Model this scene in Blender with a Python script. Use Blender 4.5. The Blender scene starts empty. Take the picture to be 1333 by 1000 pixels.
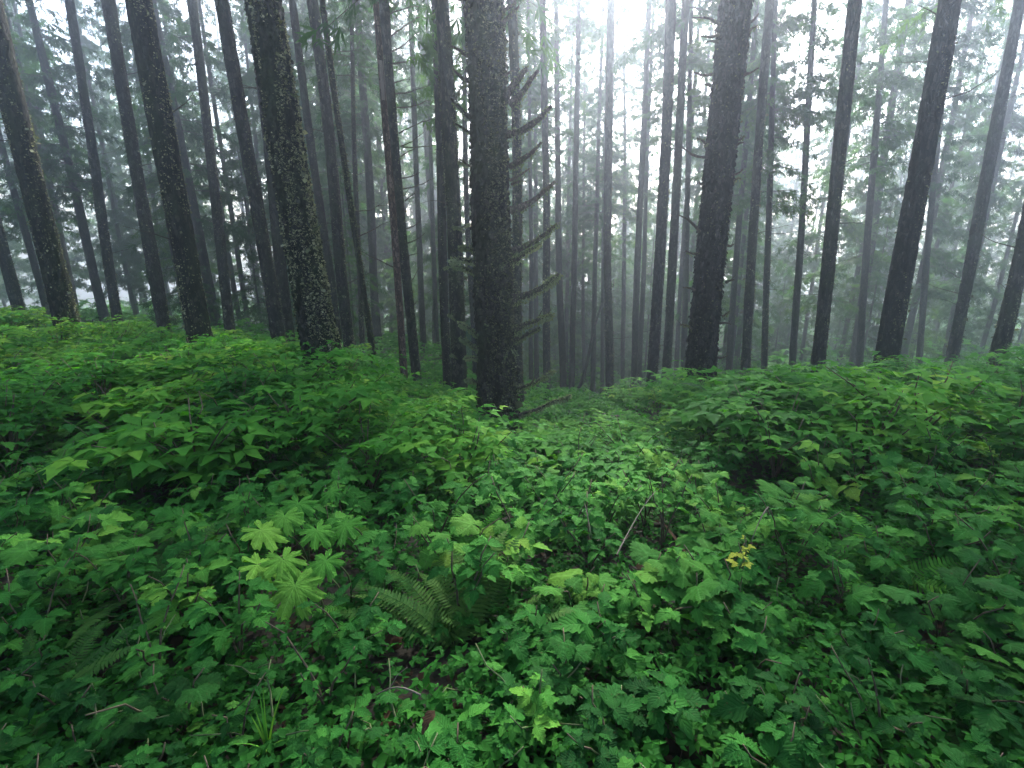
import bpy, math, random
import numpy as np
from mathutils import Vector, Matrix

R = math.radians
rng = np.random.default_rng(11)
random.seed(11)
S = bpy.context.scene
COL = S.collection

# ------------------------------------------------------------------ camera
PITCH = R(16.0)
EYE = np.array([0.0, 0.0, 1.65])
FPX = 667.0                                   # focal length in pixels of a 1333 wide picture
cam_d = bpy.data.cameras.new('camera')
cam_d.sensor_width = 36.0
cam_d.lens = 36.0 * FPX / 1333.0
cam_d.clip_start = 0.05
cam_d.clip_end = 900.0
cam = bpy.data.objects.new('camera', cam_d)
COL.objects.link(cam)
cam.location = EYE
cam.rotation_euler = (R(90) - PITCH, 0, 0)
S.camera = cam

# ------------------------------------------------------------------ sky, sun, exposure
SUN_EL, SUN_AZ = R(37.0), R(11.0)             # azimuth clockwise from +Y (the way the camera looks)
world = bpy.data.worlds.new('World')
S.world = world
world.use_nodes = True
wn = world.node_tree.nodes
wl = world.node_tree.links
wn.clear()
sky = wn.new('ShaderNodeTexSky')
sky.sky_type = 'NISHITA'
sky.sun_disc = False
sky.sun_elevation = SUN_EL
sky.sun_rotation = SUN_AZ
sky.air_density = 1.0
sky.dust_density = 3.5
sky.ozone_density = 1.0
bgn = wn.new('ShaderNodeBackground')
bgn.inputs['Strength'].default_value = 0.11
out = wn.new('ShaderNodeOutputWorld')
wl.new(sky.outputs[0], bgn.inputs[0])
wl.new(bgn.outputs[0], out.inputs[0])

sun_d = bpy.data.lights.new('sun', 'SUN')
sun_d.energy = 4.2
sun_d.angle = R(4.0)
sun_d.color = (1.0, 0.97, 0.92)
sun = bpy.data.objects.new('sun', sun_d)
COL.objects.link(sun)
to_sun = Vector((math.sin(SUN_AZ) * math.cos(SUN_EL), math.cos(SUN_AZ) * math.cos(SUN_EL), math.sin(SUN_EL)))
sun.rotation_euler = to_sun.to_track_quat('Z', 'Y').to_euler()
sun.location = (6, 20, 60)

S.view_settings.view_transform = 'Standard'
S.view_settings.look = 'None'
S.view_settings.exposure = 2.62
S.view_settings.gamma = 1.0
S.view_settings.use_curve_mapping = False
S.render.engine = 'CYCLES'
S.cycles.use_denoising = True
S.cycles.max_bounces = 6
S.cycles.diffuse_bounces = 2
S.cycles.glossy_bounces = 2
S.cycles.transmission_bounces = 3
S.cycles.volume_bounces = 1
S.cycles.transparent_max_bounces = 4
S.cycles.caustics_reflective = False
S.cycles.caustics_refractive = False
S.cycles.sample_clamp_indirect = 4.0

HAZE_DENSITY = 0.0065
HAZE_ANISO = 0.82

# ------------------------------------------------------------------ pixels to places
CP, SP = math.cos(PITCH), math.sin(PITCH)


def ray(px, py):
    u, v = (px - 666.5) / FPX, (500.0 - py) / FPX
    return np.array([u, CP + v * SP, -SP + v * CP])


def p2w(px, py, t):
    return EYE + t * ray(px, py)


def ray_at_y(px, py, y):
    d = ray(px, py)
    return EYE + d * (y / d[1])


def w2p(p):
    q = np.asarray(p, float) - EYE
    f = q[1] * CP - q[2] * SP
    up = q[1] * SP + q[2] * CP
    return 666.5 + FPX * q[0] / f, 500 - FPX * up / f, f


# ------------------------------------------------------------------ noise helpers
def hash3(i, j, k, s=0):
    i = i.astype(np.int64); j = j.astype(np.int64); k = k.astype(np.int64)
    n = (i * 73856093) ^ (j * 19349663) ^ (k * 83492791) ^ (s * 2654435761)
    n = (n ^ (n >> 13)) * 1274126177
    n = n & 0x7fffffff
    n = (n ^ (n >> 16)) * 668265263 & 0x7fffffff
    return (n % 1000003) / 1000003.0


def vnoise(P, s=0):
    P = np.asarray(P, float)
    f = np.floor(P); w = P - f
    w = w * w * (3 - 2 * w)
    o = 0
    for a in (0, 1):
        for b in (0, 1):
            for c in (0, 1):
                h = hash3(f[:, 0] + a, f[:, 1] + b, f[:, 2] + c, s)
                o = o + h * np.where(a, w[:, 0], 1 - w[:, 0]) * np.where(b, w[:, 1], 1 - w[:, 1]) * np.where(c, w[:, 2], 1 - w[:, 2])
    return o * 2 - 1


def fnoise(P, octaves=3, s=0):
    o, a = 0, 1.0
    for k in range(octaves):
        o = o + a * vnoise(P * 2 ** k, s + k); a *= 0.5
    return o


def worley(P, s=0):
    P = np.asarray(P, float)
    f = np.floor(P)
    d1 = np.full(len(P), 9.0); d2 = np.full(len(P), 9.0); idv = np.zeros(len(P))
    for a in (-1, 0, 1):
        for b in (-1, 0, 1):
            for c in (-1, 0, 1):
                i, j, k = f[:, 0] + a, f[:, 1] + b, f[:, 2] + c
                h = hash3(i, j, k, s + 7)
                q = np.stack([i + hash3(i, j, k, s), j + hash3(i, j, k, s + 1), k + hash3(i, j, k, s + 2)], 1)
                d = np.linalg.norm(P - q, axis=1)
                near = d < d1
                d2 = np.where(near, d1, np.minimum(d2, d))
                idv = np.where(near, h, idv)
                d1 = np.where(near, d, d1)
    return d1, d2, idv


# ------------------------------------------------------------------ ground height
CTRL = []      # (x, y, z)


def ctrl_px(px, py, t, drop):
    p = p2w(px, py, t)
    CTRL.append((p[0], p[1], p[2] - drop))


for c in [(0, 0, 0), (0, 1.5, 0.02), (-2, 1.0, 0.02), (2, 1.0, 0.0), (0, 3.0, -0.4), (-4, 0, 0.15), (4, 0, 0.05), (-1.5, 3, -0.3), (1.8, 3, -0.3),
          (0, -6, 0.9), (-8, -2, 1.0), (8, -2, 0.4), (-9, 5, 0.7), (9, 5, -0.4), (-14, 12, 0.2), (13, 12, -1.6), (0, 75, -14), (40, 60, -11), (-40, 60, -7), (-25, 30, -2.5), (25, 30, -6)]:
    CTRL.append(c)
for c in [(650, 600, 6, .62), (950, 505, 6, .85), (350, 452, 6.5, .85), (450, 500, 7, .75), (780, 548, 9, .75), (560, 545, 8, .7), (860, 525, 8, .75),
          (400, 425, 25, .5), (335, 415, 22, .5), (500, 430, 27, .5)]:
    ctrl_px(*c)

# ------------------------------------------------------------------ the trees one can single out
# key: (base px, base py, depth, width px at base, top px, top py, height, crown start or None, crown kind, bark, twigs, label)
TREES = [
    ('main', 651, 556, 10.0, 47, 629, 0, 34, 21, 'near', 'mossy', 0,
     'broad mossy trunk with stubby moss-covered dead branches reaching over the gap beside it'),
    ('lichen', 421, 466, 10.6, 43, 341, 0, 33, 21, 'near', 'mossy', 0,
     'leaning trunk thickly flecked with pale lichen, rising out of the bank of shrubs'),
    ('dark', 911, 497, 11.6, 36, 957, 0, 34, 21, 'near', 'dark', 0,
     'thick almost black trunk with short broken twigs, leaning away above the leafy bush'),
    ('behind', 677, 538, 14.5, 13, 663, 0, 28, 17, 'tall', 'mossy', 3,
     'slim pale-edged trunk standing close behind the broad mossy trunk'),
    ('h_two', 598, 504, 15.0, 20, 572, 0, 30, 9.6, 'tall', 'mossy', 2,
     'dark mossy trunk hung with tufted twigs, nearest one beside the broad mossy trunk'),
    ('h_one', 583, 503, 17.5, 12, 566, 0, 30, 12, 'tall', 'grey', 1,
     'smooth grey trunk half hidden by the dark mossy trunk with tufted twigs'),
    ('h_pale', 619, 500, 23.0, 8, 604, 120, 26, 12, 'tall', 'grey', 0,
     'thin pale trunk showing in the slot next to the broad mossy trunk'),
    ('g', 545, 519, 17.0, 13, 503, 0, 30, 17, 'tall', 'grey', 0,
     'straight trunk with a ladder of thin bare branches, touching the broken snag at its foot'),
    ('d', 456, 457, 16.5, 15, 405, 0, 30, 22, 'tall', 'grey', 5,
     'dark trunk directly behind the leaning lichen-flecked trunk, the stoutest of the group there'),
    ('c', 440, 446, 19.0, 11, 380, 0, 29, 19, 'tall', 'grey', 3,
     'narrow bluish trunk just behind the leaning lichen-flecked trunk, half covered by it at the foot'),
    ('e', 492, 503, 15.0, 8, 420, 0, 24, 20, 'tall', 'mossy', 3,
     'slender leaning trunk with a mossy sunlit foot, between the stout dark trunk and the snag'),
    ('e_two', 472, 478, 20.0, 7, 466, 300, 22, 10, 'tall', 'grey', 2,
     'thin upright trunk crossing behind the foot of the slender leaning trunk'),
    ('b_one', 363, 443, 15.0, 18, 322, 200, 29, 20, 'tall', 'grey', 2,
     'leaning dark trunk of a close pair, the one farther from the lichen-flecked trunk'),
    ('b_two', 377, 441, 16.5, 15, 339, 130, 29, 19, 'tall', 'grey', 2,
     'leaning dark trunk of a close pair, the one nearer the lichen-flecked trunk'),
    ('i', 713, 541, 21.0, 10, 710, 0, 31, 19, 'tall', 'grey', 2,
     'straight dark slim trunk seen behind the tips of the moss-covered dead branches'),
    ('j', 733, 532, 27.0, 9, 727, 200, 29, 15, 'tall', 'grey', 2,
     'greyish trunk next after the straight dark slim trunk, fading upward into mist'),
    ('k', 744, 534, 26.0, 8, 754, 0, 30, 17, 'tall', 'grey', 3,
     'thin dark trunk leaning slightly, between the greyish fading trunk and the bent pole'),
    ('l', 760, 529, 38.0, 5, 760, 330, 25, 9, 'low', 'grey', 0,
     'very thin hazy trunk behind the foot of the fallen leaning pole'),
    ('n', 771, 534, 32.0, 7, 776, 330, 27, 10, 'low', 'grey', 0,
     'thin hazy trunk that the fallen leaning pole rests across'),
    ('p', 783, 535, 36.0, 6, 786, 330, 26, 10, 'low', 'grey', 0,
     'thin hazy trunk just beside the stout pole-straight trunk, past the tip of the fallen pole'),
    ('q', 792, 545, 21.5, 11, 797, 0, 32, 18, 'tall', 'grey', 3,
     'straight trunk whose foot stands lowest in the hollow, below the bright gap in the canopy'),
    ('r', 811, 531, 36.0, 6, 814, 0, 30, 11, 'low', 'grey', 2,
     'hair-thin misty trunk next after the straight trunk in the hollow'),
    ('s', 824, 532, 27.0, 9, 848, 0, 30, 16, 'tall', 'grey', 2,
     'greyish leaning trunk just before the smooth purplish trunk'),
    ('s_two', 831, 519, 33.0, 7, 840, 300, 27, 12, 'low', 'grey', 0,
     'faint trunk tucked between the greyish leaning trunk and the smooth purplish trunk'),
    ('t', 847, 517, 17.2, 14, 874, 0, 31, 18, 'tall', 'purple', 0,
     'smooth purplish trunk without twigs, the thickest between the hollow and the almost black trunk'),
    ('u', 865, 519, 22.0, 12, 890, 100, 30, 14, 'tall', 'grey', 2,
     'hazy trunk just behind the smooth purplish trunk'),
    ('v', 879, 507, 30.0, 6, 911, 0, 30, 14, 'tall', 'grey', 3,
     'thin leaning trunk in the gap before the almost black trunk'),
    ('v_two', 890, 493, 26.0, 8, 893, 350, 26, 12, 'low', 'grey', 0,
     'dull hazy trunk partly hidden by the almost black trunk'),
    ('x', 970, 490, 19.0, 12, 1001, 0, 30, 14, 'tall', 'grey', 3,
     'dark leaning trunk above the high bush, next beyond the almost black trunk'),
    ('y', 948, 493, 27.0, 8, 962, 300, 28, 9, 'low', 'grey', 2,
     'faint trunk between the almost black trunk and the dark leaning trunk above the bush'),
    ('z', 995, 490, 24.0, 8, 1003, 250, 28, 8, 'low', 'grey', 2,
     'shadowy trunk just outside the dark leaning trunk above the high bush'),
    ('far_a', 551, 440, 27.0, 8, 540, 200, 29, 11, 'low', 'grey', 2,
     'misty bluish trunk in the gap between the ladder-branched trunk and the dark mossy trunk'),
    ('far_b', 492, 443, 26.0, 11, 474, 150, 30, 8, 'low', 'grey', 2,
     'dim trunk under dark drooping foliage, between the slender leaning trunk and the snag'),
    ('far_c', 569, 444, 30.0, 6, 560, 200, 28, 12, 'low', 'grey', 1,
     'very faint trunk just beside the smooth grey half-hidden trunk'),
    ('far_d', 692, 520, 28.0, 6, 690, 200, 28, 12, 'low', 'grey', 1,
     'faint thin trunk behind the mossy dead branches, next to the broad trunk'),
    ('far_e', 699, 525, 34.0, 7, 697, 250, 28, 11, 'low', 'grey', 1,
     'second faint trunk behind the mossy dead branches, next to the straight dark slim trunk'),
    # the wood goes on past both sides of the photograph
    ('side_a', 262, 452, 12.5, 30, 190, 40, 31, 21, 'tall', 'mossy', 4,
     'mossy leaning trunk, nearest neighbour outside the dark close pair'),
    ('side_b', 215, 432, 17.0, 16, 150, 40, 30, 20, 'tall', 'grey', 4,
     'slim grey trunk standing between two mossy leaning trunks at the far side of the bank'),
    ('side_c', 300, 437, 20.0, 13, 258, 60, 30, 19, 'tall', 'grey', 4,
     'slim dark trunk in the gap just outside the dark close pair'),
    ('side_d', 92, 440, 13.0, 28, 0, 60, 31, 20, 'tall', 'mossy', 4,
     'mossy leaning trunk at the far outer end of the bank of shrubs'),
    ('side_e', 155, 425, 21.0, 12, 100, 60, 29, 18, 'tall', 'grey', 3,
     'narrow hazy trunk just inside the outermost mossy leaning trunk'),
    ('side_f', 30, 425, 20.0, 14, -60, 60, 29, 18, 'tall', 'grey', 3,
     'grey leaning trunk beyond the outermost mossy leaning trunk'),
    ('side_g', 1062, 495, 16.0, 17, 1112, 30, 30, 14, 'tall', 'grey', 4,
     'stout grey trunk standing past the shadowy trunk and the high bush'),
    ('side_h', 1030, 497, 25.0, 9, 1058, 60, 29, 11, 'low', 'grey', 3,
     'hazy thin trunk between the high bush and the stout grey trunk'),
    ('side_i', 1150, 490, 13.5, 27, 1230, 30, 32, 15, 'tall', 'dark', 4,
     'thick dark trunk outside the stout grey trunk, second thickest on that side'),
    ('side_j', 1118, 495, 26.0, 9, 1150, 60, 29, 10, 'low', 'grey', 3,
     'hazy thin trunk between the stout grey trunk and the thick dark outer trunk'),
    ('side_k', 1235, 485, 19.0, 14, 1320, 40, 30, 13, 'tall', 'grey', 4,
     'slim trunk next past the thick dark outer trunk'),
    ('side_l', 1295, 480, 15.0, 19, 1400, 40, 30, 14, 'tall', 'mossy', 4,
     'mossy trunk at the very end of the wood, outermost of all'),
    ('side_m', 1195, 488, 28.0, 8, 1232, 60, 29, 9, 'low', 'grey', 3,
     'faint hazy trunk behind and just past the thick dark outer trunk'),
]
for T in TREES:
    ctrl_px(T[1], T[2], T[3], 0.35 if T[3] < 12 else 0.5)
CTRL = np.array(CTRL)


def plane_z(x, y):
    return 0.3 - 0.26 * np.clip(y, -10, 48) - 0.04 * np.clip(y - 48, 0, 60) + 0.0 * x


_res = CTRL[:, 2] - plane_z(CTRL[:, 0], CTRL[:, 1])


def ground(x, y):
    x = np.atleast_1d(np.asarray(x, float)); y = np.atleast_1d(np.asarray(y, float))
    shp = x.shape
    x = x.ravel(); y = y.ravel()
    o = np.empty(len(x))
    for a in range(0, len(x), 20000):
        xx, yy = x[a:a + 20000], y[a:a + 20000]
        d2 = (xx[:, None] - CTRL[:, 0]) ** 2 + (yy[:, None] - CTRL[:, 1]) ** 2
        soft = 0.25 + 0.006 * (CTRL[:, 1] ** 2 + CTRL[:, 0] ** 2)
        w = 1.0 / (d2 + soft) ** 1.5
        w *= (1 + 0 * d2)
        o[a:a + 20000] = (w * _res).sum(1) / (w.sum(1) + 1e-5) + plane_z(xx, yy)
    P = np.stack([x * .8, y * .8, x * 0], 1)
    o += 0.06 * vnoise(P, 5) + 0.12 * vnoise(P * .25, 6)
    return o.reshape(shp)


def gz(x, y):
    return float(ground([x], [y])[0])


# ------------------------------------------------------------------ materials
def new_mat(name):
    m = bpy.data.materials.new(name)
    m.use_nodes = True
    nt = m.node_tree
    nt.nodes.clear()
    o = nt.nodes.new('ShaderNodeOutputMaterial')
    return m, nt, o


def N(nt, kind, **kw):
    n = nt.nodes.new(kind)
    for k, v in kw.items():
        if k in n.inputs:
            n.inputs[k].default_value = v
        else:
            setattr(n, k, v)
    return n


def ramp(nt, stops, interp='LINEAR'):
    n = nt.nodes.new('ShaderNodeValToRGB')
    n.color_ramp.interpolation = interp
    e = n.color_ramp.elements
    while len(e) < len(stops):
        e.new(0.5)
    for k, (p, c) in enumerate(stops):
        e[k].position = p
        e[k].color = (*c, 1) if len(c) == 3 else c
    return n


def math_n(nt, op, a=None, b=None, clamp=False):
    n = nt.nodes.new('ShaderNodeMath')
    n.operation = op
    n.use_clamp = clamp
    for i, v in enumerate((a, b)):
        if v is None:
            continue
        if isinstance(v, (int, float)):
            n.inputs[i].default_value = v
        else:
            nt.links.new(v, n.inputs[i])
    return n.outputs[0]


def leaf_mat(name, stops, trans=0.3, rough=0.6, spec=0.03, veins=True, vein_col=(0.16, 0.26, 0.09)):
    m, nt, o = new_mat(name)
    L = nt.links.new
    at = N(nt, 'ShaderNodeAttribute', attribute_name='tint')
    oi = N(nt, 'ShaderNodeObjectInfo')
    sep = N(nt, 'ShaderNodeSeparateColor')
    L(oi.outputs['Color'], sep.inputs[0])
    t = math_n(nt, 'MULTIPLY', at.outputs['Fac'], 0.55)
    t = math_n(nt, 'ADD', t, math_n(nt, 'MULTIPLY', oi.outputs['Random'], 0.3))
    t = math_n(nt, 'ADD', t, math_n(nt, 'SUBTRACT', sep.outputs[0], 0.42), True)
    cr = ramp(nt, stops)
    L(t, cr.inputs[0])
    col = cr.outputs[0]
    hgt = None
    if veins:
        uv = N(nt, 'ShaderNodeAttribute', attribute_name='luv')
        sx = N(nt, 'ShaderNodeSeparateXYZ')
        L(uv.outputs['Vector'], sx.inputs[0])
        ax = math_n(nt, 'ABSOLUTE', sx.outputs[0])
        mid = math_n(nt, 'SUBTRACT', 1.0, math_n(nt, 'MULTIPLY', ax, 11.0), True)
        ph = math_n(nt, 'SUBTRACT', math_n(nt, 'MULTIPLY', sx.outputs[1], 42.0), math_n(nt, 'MULTIPLY', ax, 15.0))
        sv = math_n(nt, 'SINE', ph)
        svp = math_n(nt, 'POWER', math_n(nt, 'MAXIMUM', sv, 0.0), 5.0)
        vein = math_n(nt, 'MAXIMUM', mid, math_n(nt, 'MULTIPLY', svp, 0.45))
        mx = N(nt, 'ShaderNodeMix', data_type='RGBA')
        L(math_n(nt, 'MULTIPLY', vein, 0.34), mx.inputs[0])
        L(col, mx.inputs[6])
        vc = N(nt, 'ShaderNodeHueSaturation', Value=1.9, Saturation=.9)
        L(col, vc.inputs['Color'])
        L(vc.outputs[0], mx.inputs[7])
        col = mx.outputs[2]
        hgt = math_n(nt, 'SUBTRACT', math_n(nt, 'MULTIPLY', sv, 0.5), vein)
    tc = N(nt, 'ShaderNodeTexCoord')
    nz = N(nt, 'ShaderNodeTexNoise', Scale=18.0, Detail=3.0)
    L(tc.outputs['Object'], nz.inputs['Vector'])
    hv = N(nt, 'ShaderNodeHueSaturation')
    L(math_n(nt, 'ADD', math_n(nt, 'MULTIPLY', nz.outputs[0], 0.9), 0.55), hv.inputs['Value'])
    L(col, hv.inputs['Color'])
    col = hv.outputs[0]
    if veins:
        nb = N(nt, 'ShaderNodeTexNoise', Scale=75.0, Detail=2.0)
        va = N(nt, 'ShaderNodeVectorMath', operation='ADD')
        L(tc.outputs['Object'], va.inputs[0])
        cb = N(nt, 'ShaderNodeCombineXYZ')
        for q in range(3):
            L(math_n(nt, 'MULTIPLY', oi.outputs['Random'], 40.0 + 17 * q), cb.inputs[q])
        L(cb.outputs[0], va.inputs[1])
        L(va.outputs[0], nb.inputs['Vector'])
        sp = math_n(nt, 'MULTIPLY', math_n(nt, 'SUBTRACT', nb.outputs[0], .67), 22.0, True)
        bm = N(nt, 'ShaderNodeMix', data_type='RGBA')
        L(math_n(nt, 'MULTIPLY', sp, .75), bm.inputs[0])
        L(col, bm.inputs[6])
        bm.inputs[7].default_value = (.06, .045, .018, 1)
        col = bm.outputs[2]
    p = N(nt, 'ShaderNodeBsdfPrincipled', Roughness=rough)
    p.inputs['Specular IOR Level'].default_value = spec
    L(col, p.inputs['Base Color'])
    if hgt is not None:
        bp = N(nt, 'ShaderNodeBump', Strength=0.35, Distance=0.004)
        L(hgt, bp.inputs['Height'])
        L(bp.outputs[0], p.inputs['Normal'])
    tr = N(nt, 'ShaderNodeBsdfTranslucent')
    g = N(nt, 'ShaderNodeMix', data_type='RGBA', blend_type='MULTIPLY')
    g.inputs[0].default_value = 1.0
    L(col, g.inputs[6])
    g.inputs[7].default_value = (1.1, 1.3, 0.45, 1)
    L(g.outputs[2], tr.inputs[0])
    mix = N(nt, 'ShaderNodeMixShader')
    mix.inputs[0].default_value = trans
    L(p.outputs[0], mix.inputs[1])
    L(tr.outputs[0], mix.inputs[2])
    L(mix.outputs[0], o.inputs[0])
    return m


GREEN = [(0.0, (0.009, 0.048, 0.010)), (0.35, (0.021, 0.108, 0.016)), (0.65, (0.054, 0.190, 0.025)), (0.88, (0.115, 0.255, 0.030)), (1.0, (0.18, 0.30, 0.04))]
M_leaf = leaf_mat('salmonberry_leaf', GREEN, 0.20)
M_lobed = leaf_mat('thimbleberry_leaf', [(a, (c[0] * .95, c[1] * .88, c[2] * .9)) for a, c in GREEN], 0.22)
M_butter = leaf_mat('butterbur_leaf', [(0.0, (0.035, 0.15, 0.02)), (0.5, (0.075, 0.24, 0.03)), (1.0, (0.16, 0.32, 0.04))], 0.32, spec=.03, vein_col=(.2, .38, .10))
M_small = leaf_mat('small_leaf', [(a, (c[0] * 1.0, c[1] * .95, c[2] * 1.05)) for a, c in GREEN], 0.25)
M_fern = leaf_mat('fern_green', [(0.0, (0.014, 0.055, 0.012)), (0.5, (0.028, 0.085, 0.018)), (1.0, (0.06, 0.13, 0.022))], 0.22, veins=False)
M_yellow = leaf_mat('yellow_leaf', [(0.0, (0.22, 0.27, 0.03)), (1.0, (0.34, 0.37, 0.05))], 0.3)
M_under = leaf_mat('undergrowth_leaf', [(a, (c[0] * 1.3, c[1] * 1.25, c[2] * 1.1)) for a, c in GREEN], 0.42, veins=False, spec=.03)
M_needle = leaf_mat('conifer_needles', [(0.0, (0.016, 0.045, 0.018)), (0.5, (0.036, 0.095, 0.028)), (1.0, (0.095, 0.17, 0.036))], 0.42, veins=False, rough=.6)
M_moss = leaf_mat('branch_moss', [(0.0, (0.04, 0.06, 0.025)), (0.5, (0.13, 0.16, 0.08)), (1.0, (0.33, 0.35, 0.23))], 0.25, veins=False, rough=.8, spec=.03)
M_lichen = leaf_mat('trunk_lichen', [(0.0, (0.035, 0.042, 0.022)), (0.5, (0.16, 0.165, 0.095)), (1.0, (0.60, 0.55, 0.38))], 0.15, veins=False, rough=.8, spec=.03)
M_dead = leaf_mat('dead_leaf', [(0.0, (0.022, 0.014, 0.009)), (1.0, (0.085, 0.05, 0.03))], 0.15)


def bark_mat(name, dark, mid, light, moss, moss_amt, scale=1.0):
    m, nt, o = new_mat(name)
    L = nt.links.new
    tc = N(nt, 'ShaderNodeTexCoord')
    oi = N(nt, 'ShaderNodeObjectInfo')
    mp = N(nt, 'ShaderNodeMapping')
    mp.inputs['Scale'].default_value = (scale, scale, scale * .42)
    L(tc.outputs['Object'], mp.inputs[0])
    vo = N(nt, 'ShaderNodeTexVoronoi', Scale=17.0, feature='F1')
    n0 = N(nt, 'ShaderNodeTexNoise', Scale=9.0, Detail=4.0)
    L(mp.outputs[0], n0.inputs['Vector'])
    wr = N(nt, 'ShaderNodeMix', data_type='RGBA')
    wr.inputs[0].default_value = 0.09
    L(mp.outputs[0], wr.inputs[6])
    L(n0.outputs['Color'], wr.inputs[7])
    L(wr.outputs[2], vo.inputs['Vector'])
    ve = N(nt, 'ShaderNodeTexVoronoi', Scale=17.0, feature='DISTANCE_TO_EDGE')
    L(wr.outputs[2], ve.inputs['Vector'])
    n1 = N(nt, 'ShaderNodeTexNoise', Scale=30.0, Detail=6.0, Roughness=.7)
    L(mp.outputs[0], n1.inputs['Vector'])
    n2 = N(nt, 'ShaderNodeTexNoise', Scale=2.2, Detail=4.0)
    L(mp.outputs[0], n2.inputs['Vector'])
    sc = N(nt, 'ShaderNodeSeparateColor')
    L(vo.outputs['Color'], sc.inputs[0])
    f = math_n(nt, 'ADD', math_n(nt, 'MULTIPLY', sc.outputs[0], .45), math_n(nt, 'MULTIPLY', n1.outputs[0], .55))
    cr = ramp(nt, [(0.2, dark), (0.52, mid), (0.82, light)])
    L(f, cr.inputs[0])
    crack = math_n(nt, 'MULTIPLY', ve.outputs['Distance'], 9.0, True)
    mc = N(nt, 'ShaderNodeMix', data_type='RGBA')
    L(crack, mc.inputs[0])
    mc.inputs[6].default_value = (dark[0] * .6, dark[1] * .6, dark[2] * .6, 1)
    L(cr.outputs[0], mc.inputs[7])
    # moss, more of it on some parts of the stem
    mm = math_n(nt, 'MULTIPLY', math_n(nt, 'SUBTRACT', math_n(nt, 'ADD', math_n(nt, 'MULTIPLY', n2.outputs[0], .8), math_n(nt, 'MULTIPLY', n1.outputs[0], .5)), 1.0 - moss_amt), 4.0, True)
    mo = N(nt, 'ShaderNodeMix', data_type='RGBA')
    L(mm, mo.inputs[0])
    L(mc.outputs[2], mo.inputs[6])
    mo.inputs[7].default_value = (*moss, 1)
    hv = N(nt, 'ShaderNodeHueSaturation')
    L(math_n(nt, 'ADD', math_n(nt, 'MULTIPLY', oi.outputs['Random'], .5), .75), hv.inputs['Value'])
    L(mo.outputs[2], hv.inputs['Color'])
    p = N(nt, 'ShaderNodeBsdfPrincipled', Roughness=.85)
    p.inputs['Specular IOR Level'].default_value = .05
    L(hv.outputs[0], p.inputs['Base Color'])
    hg = math_n(nt, 'ADD', math_n(nt, 'MULTIPLY', crack, .6), math_n(nt, 'MULTIPLY', n1.outputs[0], .6))
    bp = N(nt, 'ShaderNodeBump', Strength=.9, Distance=.02)
    L(hg, bp.inputs['Height'])
    L(bp.outputs[0], p.inputs['Normal'])
    L(p.outputs[0], o.inputs[0])
    return m


BARK = {
    'mossy': bark_mat('mossy_bark', (.004, .004, .004), (.016, .013, .011), (.09, .08, .065), (.028, .038, .014), .42),
    'dark': bark_mat('dark_bark', (.008, .007, .007), (.018, .016, .016), (.055, .05, .048), (.02, .026, .013), .28),
    'grey': bark_mat('grey_bark', (.010, .009, .009), (.028, .024, .024), (.085, .074, .070), (.03, .042, .018), .38),
    'purple': bark_mat('smooth_bark', (.015, .012, .014), (.032, .027, .030), (.065, .056, .06), (.03, .03, .02), .2),
    'twig': bark_mat('twig_bark', (.03, .026, .022), (.07, .058, .048), (.14, .12, .10), (.06, .07, .03), .35, 3.0),
    'snag': bark_mat('snag_bark', (.04, .022, .016), (.09, .052, .040), (.20, .135, .11), (.05, .06, .03), .2),
}


def plain(name, c1, c2, rough=.7, scale=8.0, stretch=(1, 1, 1), bump=.3):
    m, nt, o = new_mat(name)
    L = nt.links.new
    tc = N(nt, 'ShaderNodeTexCoord')
    mp = N(nt, 'ShaderNodeMapping')
    mp.inputs['Scale'].default_value = stretch
    L(tc.outputs['Object'], mp.inputs[0])
    nz = N(nt, 'ShaderNodeTexNoise', Scale=scale, Detail=5.0, Roughness=.65)
    L(mp.outputs[0], nz.inputs['Vector'])
    cr = ramp(nt, [(.3, c1), (.7, c2)])
    L(nz.outputs[0], cr.inputs[0])
    p = N(nt, 'ShaderNodeBsdfPrincipled', Roughness=rough)
    p.inputs['Specular IOR Level'].default_value = .25
    L(cr.outputs[0], p.inputs['Base Color'])
    bp = N(nt, 'ShaderNodeBump', Strength=bump, Distance=.02)
    L(nz.outputs[0], bp.inputs['Height'])
    L(bp.outputs[0], p.inputs['Normal'])
    L(p.outputs[0], o.inputs[0])
    return m


M_stem = plain('green_stem', (.05, .085, .03), (.11, .12, .045), .6, 20)
M_cane = plain('brown_cane', (.05, .038, .024), (.13, .095, .055), .7, 20)
M_bare = plain('bare_wood', (.14, .095, .08), (.30, .22, .19), .7, 6, (8, 8, .6))
M_soil = plain('forest_soil', (.006, .006, .004), (.026, .021, .014), .95, 3.0, (1, 1, 1), .8)
M_stick = plain('grey_stick', (.07, .058, .045), (.15, .13, .10), .8, 14)


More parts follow.
